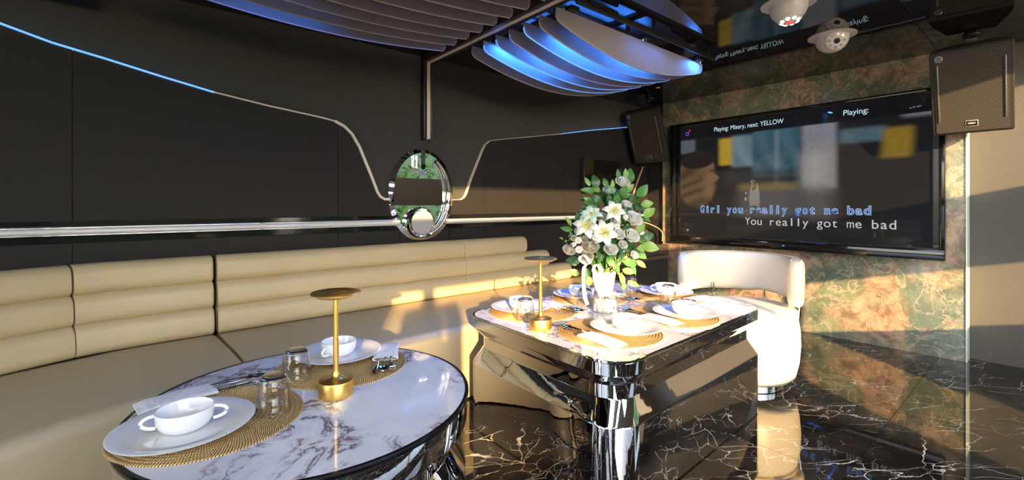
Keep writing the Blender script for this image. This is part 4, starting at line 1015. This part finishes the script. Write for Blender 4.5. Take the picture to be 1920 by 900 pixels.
LEAVES = [(205, 208, 55, 'l', 120), (258, 205, 78, 'd', 100), (210, 268, 85, 'm', 170), (220, 325, 60, 'l', 160), (272, 325, 65, 'd', 130), (410, 160, 60, 'm', 95), (453, 155, 52, 'l', 90), (487, 170, 85, 'm', 85),
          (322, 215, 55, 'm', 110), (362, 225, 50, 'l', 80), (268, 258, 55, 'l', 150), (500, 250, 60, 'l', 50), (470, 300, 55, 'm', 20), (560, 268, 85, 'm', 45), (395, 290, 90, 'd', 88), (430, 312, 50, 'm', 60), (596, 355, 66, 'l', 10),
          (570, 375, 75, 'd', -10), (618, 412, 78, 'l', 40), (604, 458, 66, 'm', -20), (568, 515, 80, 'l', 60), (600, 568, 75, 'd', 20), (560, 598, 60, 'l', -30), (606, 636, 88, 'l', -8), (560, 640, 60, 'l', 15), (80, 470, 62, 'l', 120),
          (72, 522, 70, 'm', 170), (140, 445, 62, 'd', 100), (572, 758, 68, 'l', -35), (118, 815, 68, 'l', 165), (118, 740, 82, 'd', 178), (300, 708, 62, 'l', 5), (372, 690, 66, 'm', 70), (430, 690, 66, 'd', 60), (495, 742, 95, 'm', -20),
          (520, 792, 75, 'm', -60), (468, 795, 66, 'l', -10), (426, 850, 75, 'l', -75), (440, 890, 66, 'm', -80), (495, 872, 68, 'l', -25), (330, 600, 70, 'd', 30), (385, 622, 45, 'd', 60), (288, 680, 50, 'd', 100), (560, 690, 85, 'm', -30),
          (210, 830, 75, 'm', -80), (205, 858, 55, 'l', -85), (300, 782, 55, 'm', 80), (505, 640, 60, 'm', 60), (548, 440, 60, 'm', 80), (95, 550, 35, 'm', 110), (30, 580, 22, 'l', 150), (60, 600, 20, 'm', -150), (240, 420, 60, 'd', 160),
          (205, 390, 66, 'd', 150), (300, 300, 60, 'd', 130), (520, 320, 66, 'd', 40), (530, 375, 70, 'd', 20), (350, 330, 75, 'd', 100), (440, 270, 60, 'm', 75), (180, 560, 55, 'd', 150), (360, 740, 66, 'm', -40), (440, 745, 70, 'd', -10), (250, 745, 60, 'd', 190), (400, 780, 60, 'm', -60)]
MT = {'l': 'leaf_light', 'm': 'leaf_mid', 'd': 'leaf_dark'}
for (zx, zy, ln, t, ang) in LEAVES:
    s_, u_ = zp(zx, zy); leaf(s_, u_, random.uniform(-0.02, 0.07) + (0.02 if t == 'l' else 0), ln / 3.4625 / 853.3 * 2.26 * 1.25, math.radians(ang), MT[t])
rl_ = random.Random(5)
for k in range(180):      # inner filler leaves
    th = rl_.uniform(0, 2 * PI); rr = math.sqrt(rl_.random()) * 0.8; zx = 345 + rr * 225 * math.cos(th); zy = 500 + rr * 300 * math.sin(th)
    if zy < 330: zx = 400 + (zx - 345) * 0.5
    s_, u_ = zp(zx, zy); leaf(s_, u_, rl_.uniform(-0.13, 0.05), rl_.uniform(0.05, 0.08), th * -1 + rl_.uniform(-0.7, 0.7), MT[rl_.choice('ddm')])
def rose_mesh(mt, cup=1.0):
    vs, fs = [], []; rr = random.Random(3)
    for ring, (num, rad, tilt, h) in enumerate(((3, 0.24, 0.0, 1.00), (4, 0.44, 0.06, 1.06), (5, 0.66, 0.16, 1.04), (6, 0.86, 0.42, 0.92))):
        for k in range(num):
            a0 = 2 * PI * k / num + ring * 0.7; wd = 2 * PI / num * 0.72; k0 = len(vs); nu, nv = 5, 7
            for i in range(nu + 1):
                t = i / nu
                for j in range(nv):
                    q = -1 + 2 * j / (nv - 1); a = a0 + q * wd * (0.35 + 0.65 * math.sin(min(1, t * 1.2 + 0.15) * PI / 2))
                    lip = max(0, t - 0.72) * tilt * 1.6
                    r_ = rad * (0.18 + 0.82 * math.sin(min(1.0, t * 1.15) * PI / 2)) + lip + 0.03 * q * (1 if ring % 2 else -1) + rr.uniform(-0.012, 0.012)
                    z = h * t * (1 - 0.20 * q * q * t) - lip * 0.7 - 0.10 * ring - 0.35
                    vs.append((r_ * math.cos(a), r_ * math.sin(a), z))
            for i in range(nu):
                for j in range(nv - 1): b0 = k0 + i * nv + j; fs.append((b0, b0 + 1, b0 + nv + 1, b0 + nv))
    return pydata('rose', vs, fs, mt, 80)
rose_w, rose_c, rose_g = rose_mesh('petal_white'), rose_mesh('petal_cream'), rose_mesh('petal_green')
ROSES = [(435, 212, 52, 'w', 0.9), (345, 264, 42, 'g', 0.9), (460, 357, 35, 'w', 0.8), (508, 452, 62, 'w', 0.6), (490, 562, 58, 'w', 0.5), (222, 638, 60, 'c', 0.9), (357, 652, 48, 'w', 0.4), (437, 622, 32, 'w', 0.3), (512, 690, 30, 'w', 0.3),
         (84, 655, 46, 'c', -0.9), (296, 443, 38, 'c', 0.3), (388, 470, 36, 'w', 0.3), (412, 552, 42, 'w', 0.2), (182, 590, 26, 'c', 0.3), (205, 700, 40, 'c', 0.0), (150, 532, 34, 'c', 0.5), (115, 580, 22, 'c', 0.2)]
for (zx, zy, rd, t, tilt) in ROSES:
    s_, u_ = zp(zx, zy); R_ = rd / 3.4625 / 853.3 * 2.26 * 0.96; nd = (FR * 1.0 + UPV * (tilt + 0.35 if tilt > 0 else tilt) + RT * (s_ * 3)).normalized()
    o = link('rose', {'w': rose_w, 'c': rose_c, 'g': rose_g}[t], fa)
    o.matrix_local = Matrix.Translation(RT * s_ + UPV * u_ + FR * 0.055) @ nd.to_track_quat('Z', 'X').to_matrix().to_4x4() @ Matrix.Diagonal((R_, R_, R_, 1))
def petal_mesh(mt):
    vs, fs = [], []; nu = 9
    for i in range(nu + 1):
        s_ = i / nu; w = 0.29 * math.sin(PI * (0.06 + 0.92 * s_) ** 0.9) + 0.004; x = s_; z = 0.42 * math.sin(s_ * PI * 0.62) - 0.30 * s_ ** 3
        for q in (-1, -0.5, 0, 0.5, 1): vs.append((x, w * q, z - 0.06 * abs(q) + 0.03 * (q == 0)))
    for i in range(nu):
        for j in range(4): a = i * 5 + j; fs.append((a, a + 1, a + 6, a + 5))
    return pydata('petal', vs, fs, mt, 80)
pw, pg_ = petal_mesh('lily_petal'), petal_mesh('petal_green')
stam = tube_me('stamen', [(0, 0, 0), (0.05, 0, 0.3), (0.16, 0, 0.52)], 0.02, 'petal_yellow', 6); throat = lathe_me('throat', [(0, 0.02), (0.10, 0.05), (0.20, 0.14), (0.16, 0.12), (0, 0.06)], 'petal_yellow', 18, 60)
for (zx, zy, rd, t, tilt) in [(368, 405, 80, 'w', 0.5), (306, 543, 92, 'w', 0.1), (190, 500, 92, 'w', 0.5), (222, 428, 78, 'g', 0.9)]:
    s_, u_ = zp(zx, zy); R_ = rd / 3.4625 / 853.3 * 2.26; nd = (FR + UPV * tilt + RT * (s_ * 2)).normalized()
    lr = empty('lily'); lr.parent = fa
    lr.matrix_local = Matrix.Translation(RT * s_ + UPV * u_ + FR * 0.085) @ nd.to_track_quat('Z', 'X').to_matrix().to_4x4() @ Matrix.Diagonal((R_, R_, R_, 1))
    for k in range(6):
        p_ = link('petal', pw if t == 'w' else pg_, lr); p_.rotation_euler = (0, 0.12 * (k % 2), k * PI / 3 + 0.3)
    link('throat', throat, lr)
    for k in range(5): q = link('stamen', stam, lr); q.rotation_euler = (0, 0, k * 2 * PI / 5)
def daisy_mesh():
    vs, fs = [(0, 0, 0.1)], []
    for k in range(12):
        a = 2 * PI * k / 12; k0 = len(vs)
        for r_, da in ((0.2, -0.25), (0.90, -0.25), (1.0, 0.0), (0.90, 0.25), (0.2, 0.25)): vs.append((r_ * math.cos(a + da), r_ * math.sin(a + da), 0.08 * (1 - r_)))
        fs.append(tuple(range(k0, k0 + 5)))
    return pydata('daisy', vs, fs, 'petal_white', 80)
dz_ = daisy_mesh(); dcen = lathe_me('daisy_centre', [(0, 0.14), (0.12, 0.12), (0.2, 0.02), (0, 0.0)], 'petal_yellow', 12, 60)
for zx, zy, rd in [(135, 590, 24), (140, 650, 26), (243, 570, 24), (385, 500, 20), (440, 440, 18), (108, 615, 16)]:
    s_, u_ = zp(zx, zy); R_ = rd / 3.4625 / 853.3 * 2.26; nd = (FR + UPV * 0.2 - RT * 0.3).normalized(); o = link('daisy', dz_, fa)
    o.matrix_local = Matrix.Translation(RT * s_ + UPV * u_ + FR * 0.10) @ nd.to_track_quat('Z', 'X').to_matrix().to_4x4() @ Matrix.Diagonal((R_, R_, R_, 1)); link('daisy_centre', dcen, o)
# sprigs of tiny buds near the pot, and stems
rs = random.Random(11); bv = bmesh.new()
for cx_, cy_, num in ((385, 740, 30), (370, 790, 22), (455, 690, 16), (440, 470, 14), (100, 590, 12)):
    for k in range(num):
        s_, u_ = zp(cx_ + rs.gauss(0, 22), cy_ + rs.gauss(0, 26)); bmesh.ops.create_icosphere(bv, subdivisions=1, radius=rs.uniform(0.002, 0.0042), matrix=Matrix.Translation(RT * s_ + UPV * u_ + FR * rs.uniform(0.03, 0.085)))
o = link('buds', finish(bv, 'buds', 'petal_yellow', 80), fa); o['kind'] = 'stuff'
for k in range(16):
    zx, zy, rd, t, tl = ROSES[k % len(ROSES)]; s_, u_ = zp(zx, zy)
    link('stem', tube_me('stem', spline([(0, 0, 0.12) + 0 * UPV if 0 else RT * rs.uniform(-.02, .02) + UPV * 0.12, RT * s_ * 0.4 + UPV * (0.2 + (u_ - 0.2) * 0.4), RT * s_ + UPV * (u_ - 0.01) + FR * 0.04], 4), 0.0022, 'stem_green', 5), fa)
# satin ribbon: two loops and two tails
def W3(zx, zy, d): s_, u_ = zp(zx, zy); return RT * s_ + UPV * u_ + FR * d
for pts in ([(215, 735, .075), (180, 690, .085), (150, 695, .09), (150, 720, .095), (190, 745, .095), (215, 735, .09)], [(205, 740, .09), (172, 765, .10), (168, 850, .105), (175, 940, .10), (195, 1005, .095)],
            [(245, 750, .08), (235, 790, .095), (262, 815, .10), (285, 790, .095), (268, 755, .085), (245, 750, .08)], [(240, 790, .085), (245, 850, .09), (265, 910, .085), (292, 970, .075)]):
    link('ribbon', ribbon_me('ribbon', spline([W3(*p) for p in pts], 7), (RT + UPV * 0.25 + FR * 0.3), 0.017, 0.0008, 'ribbon'), fa)
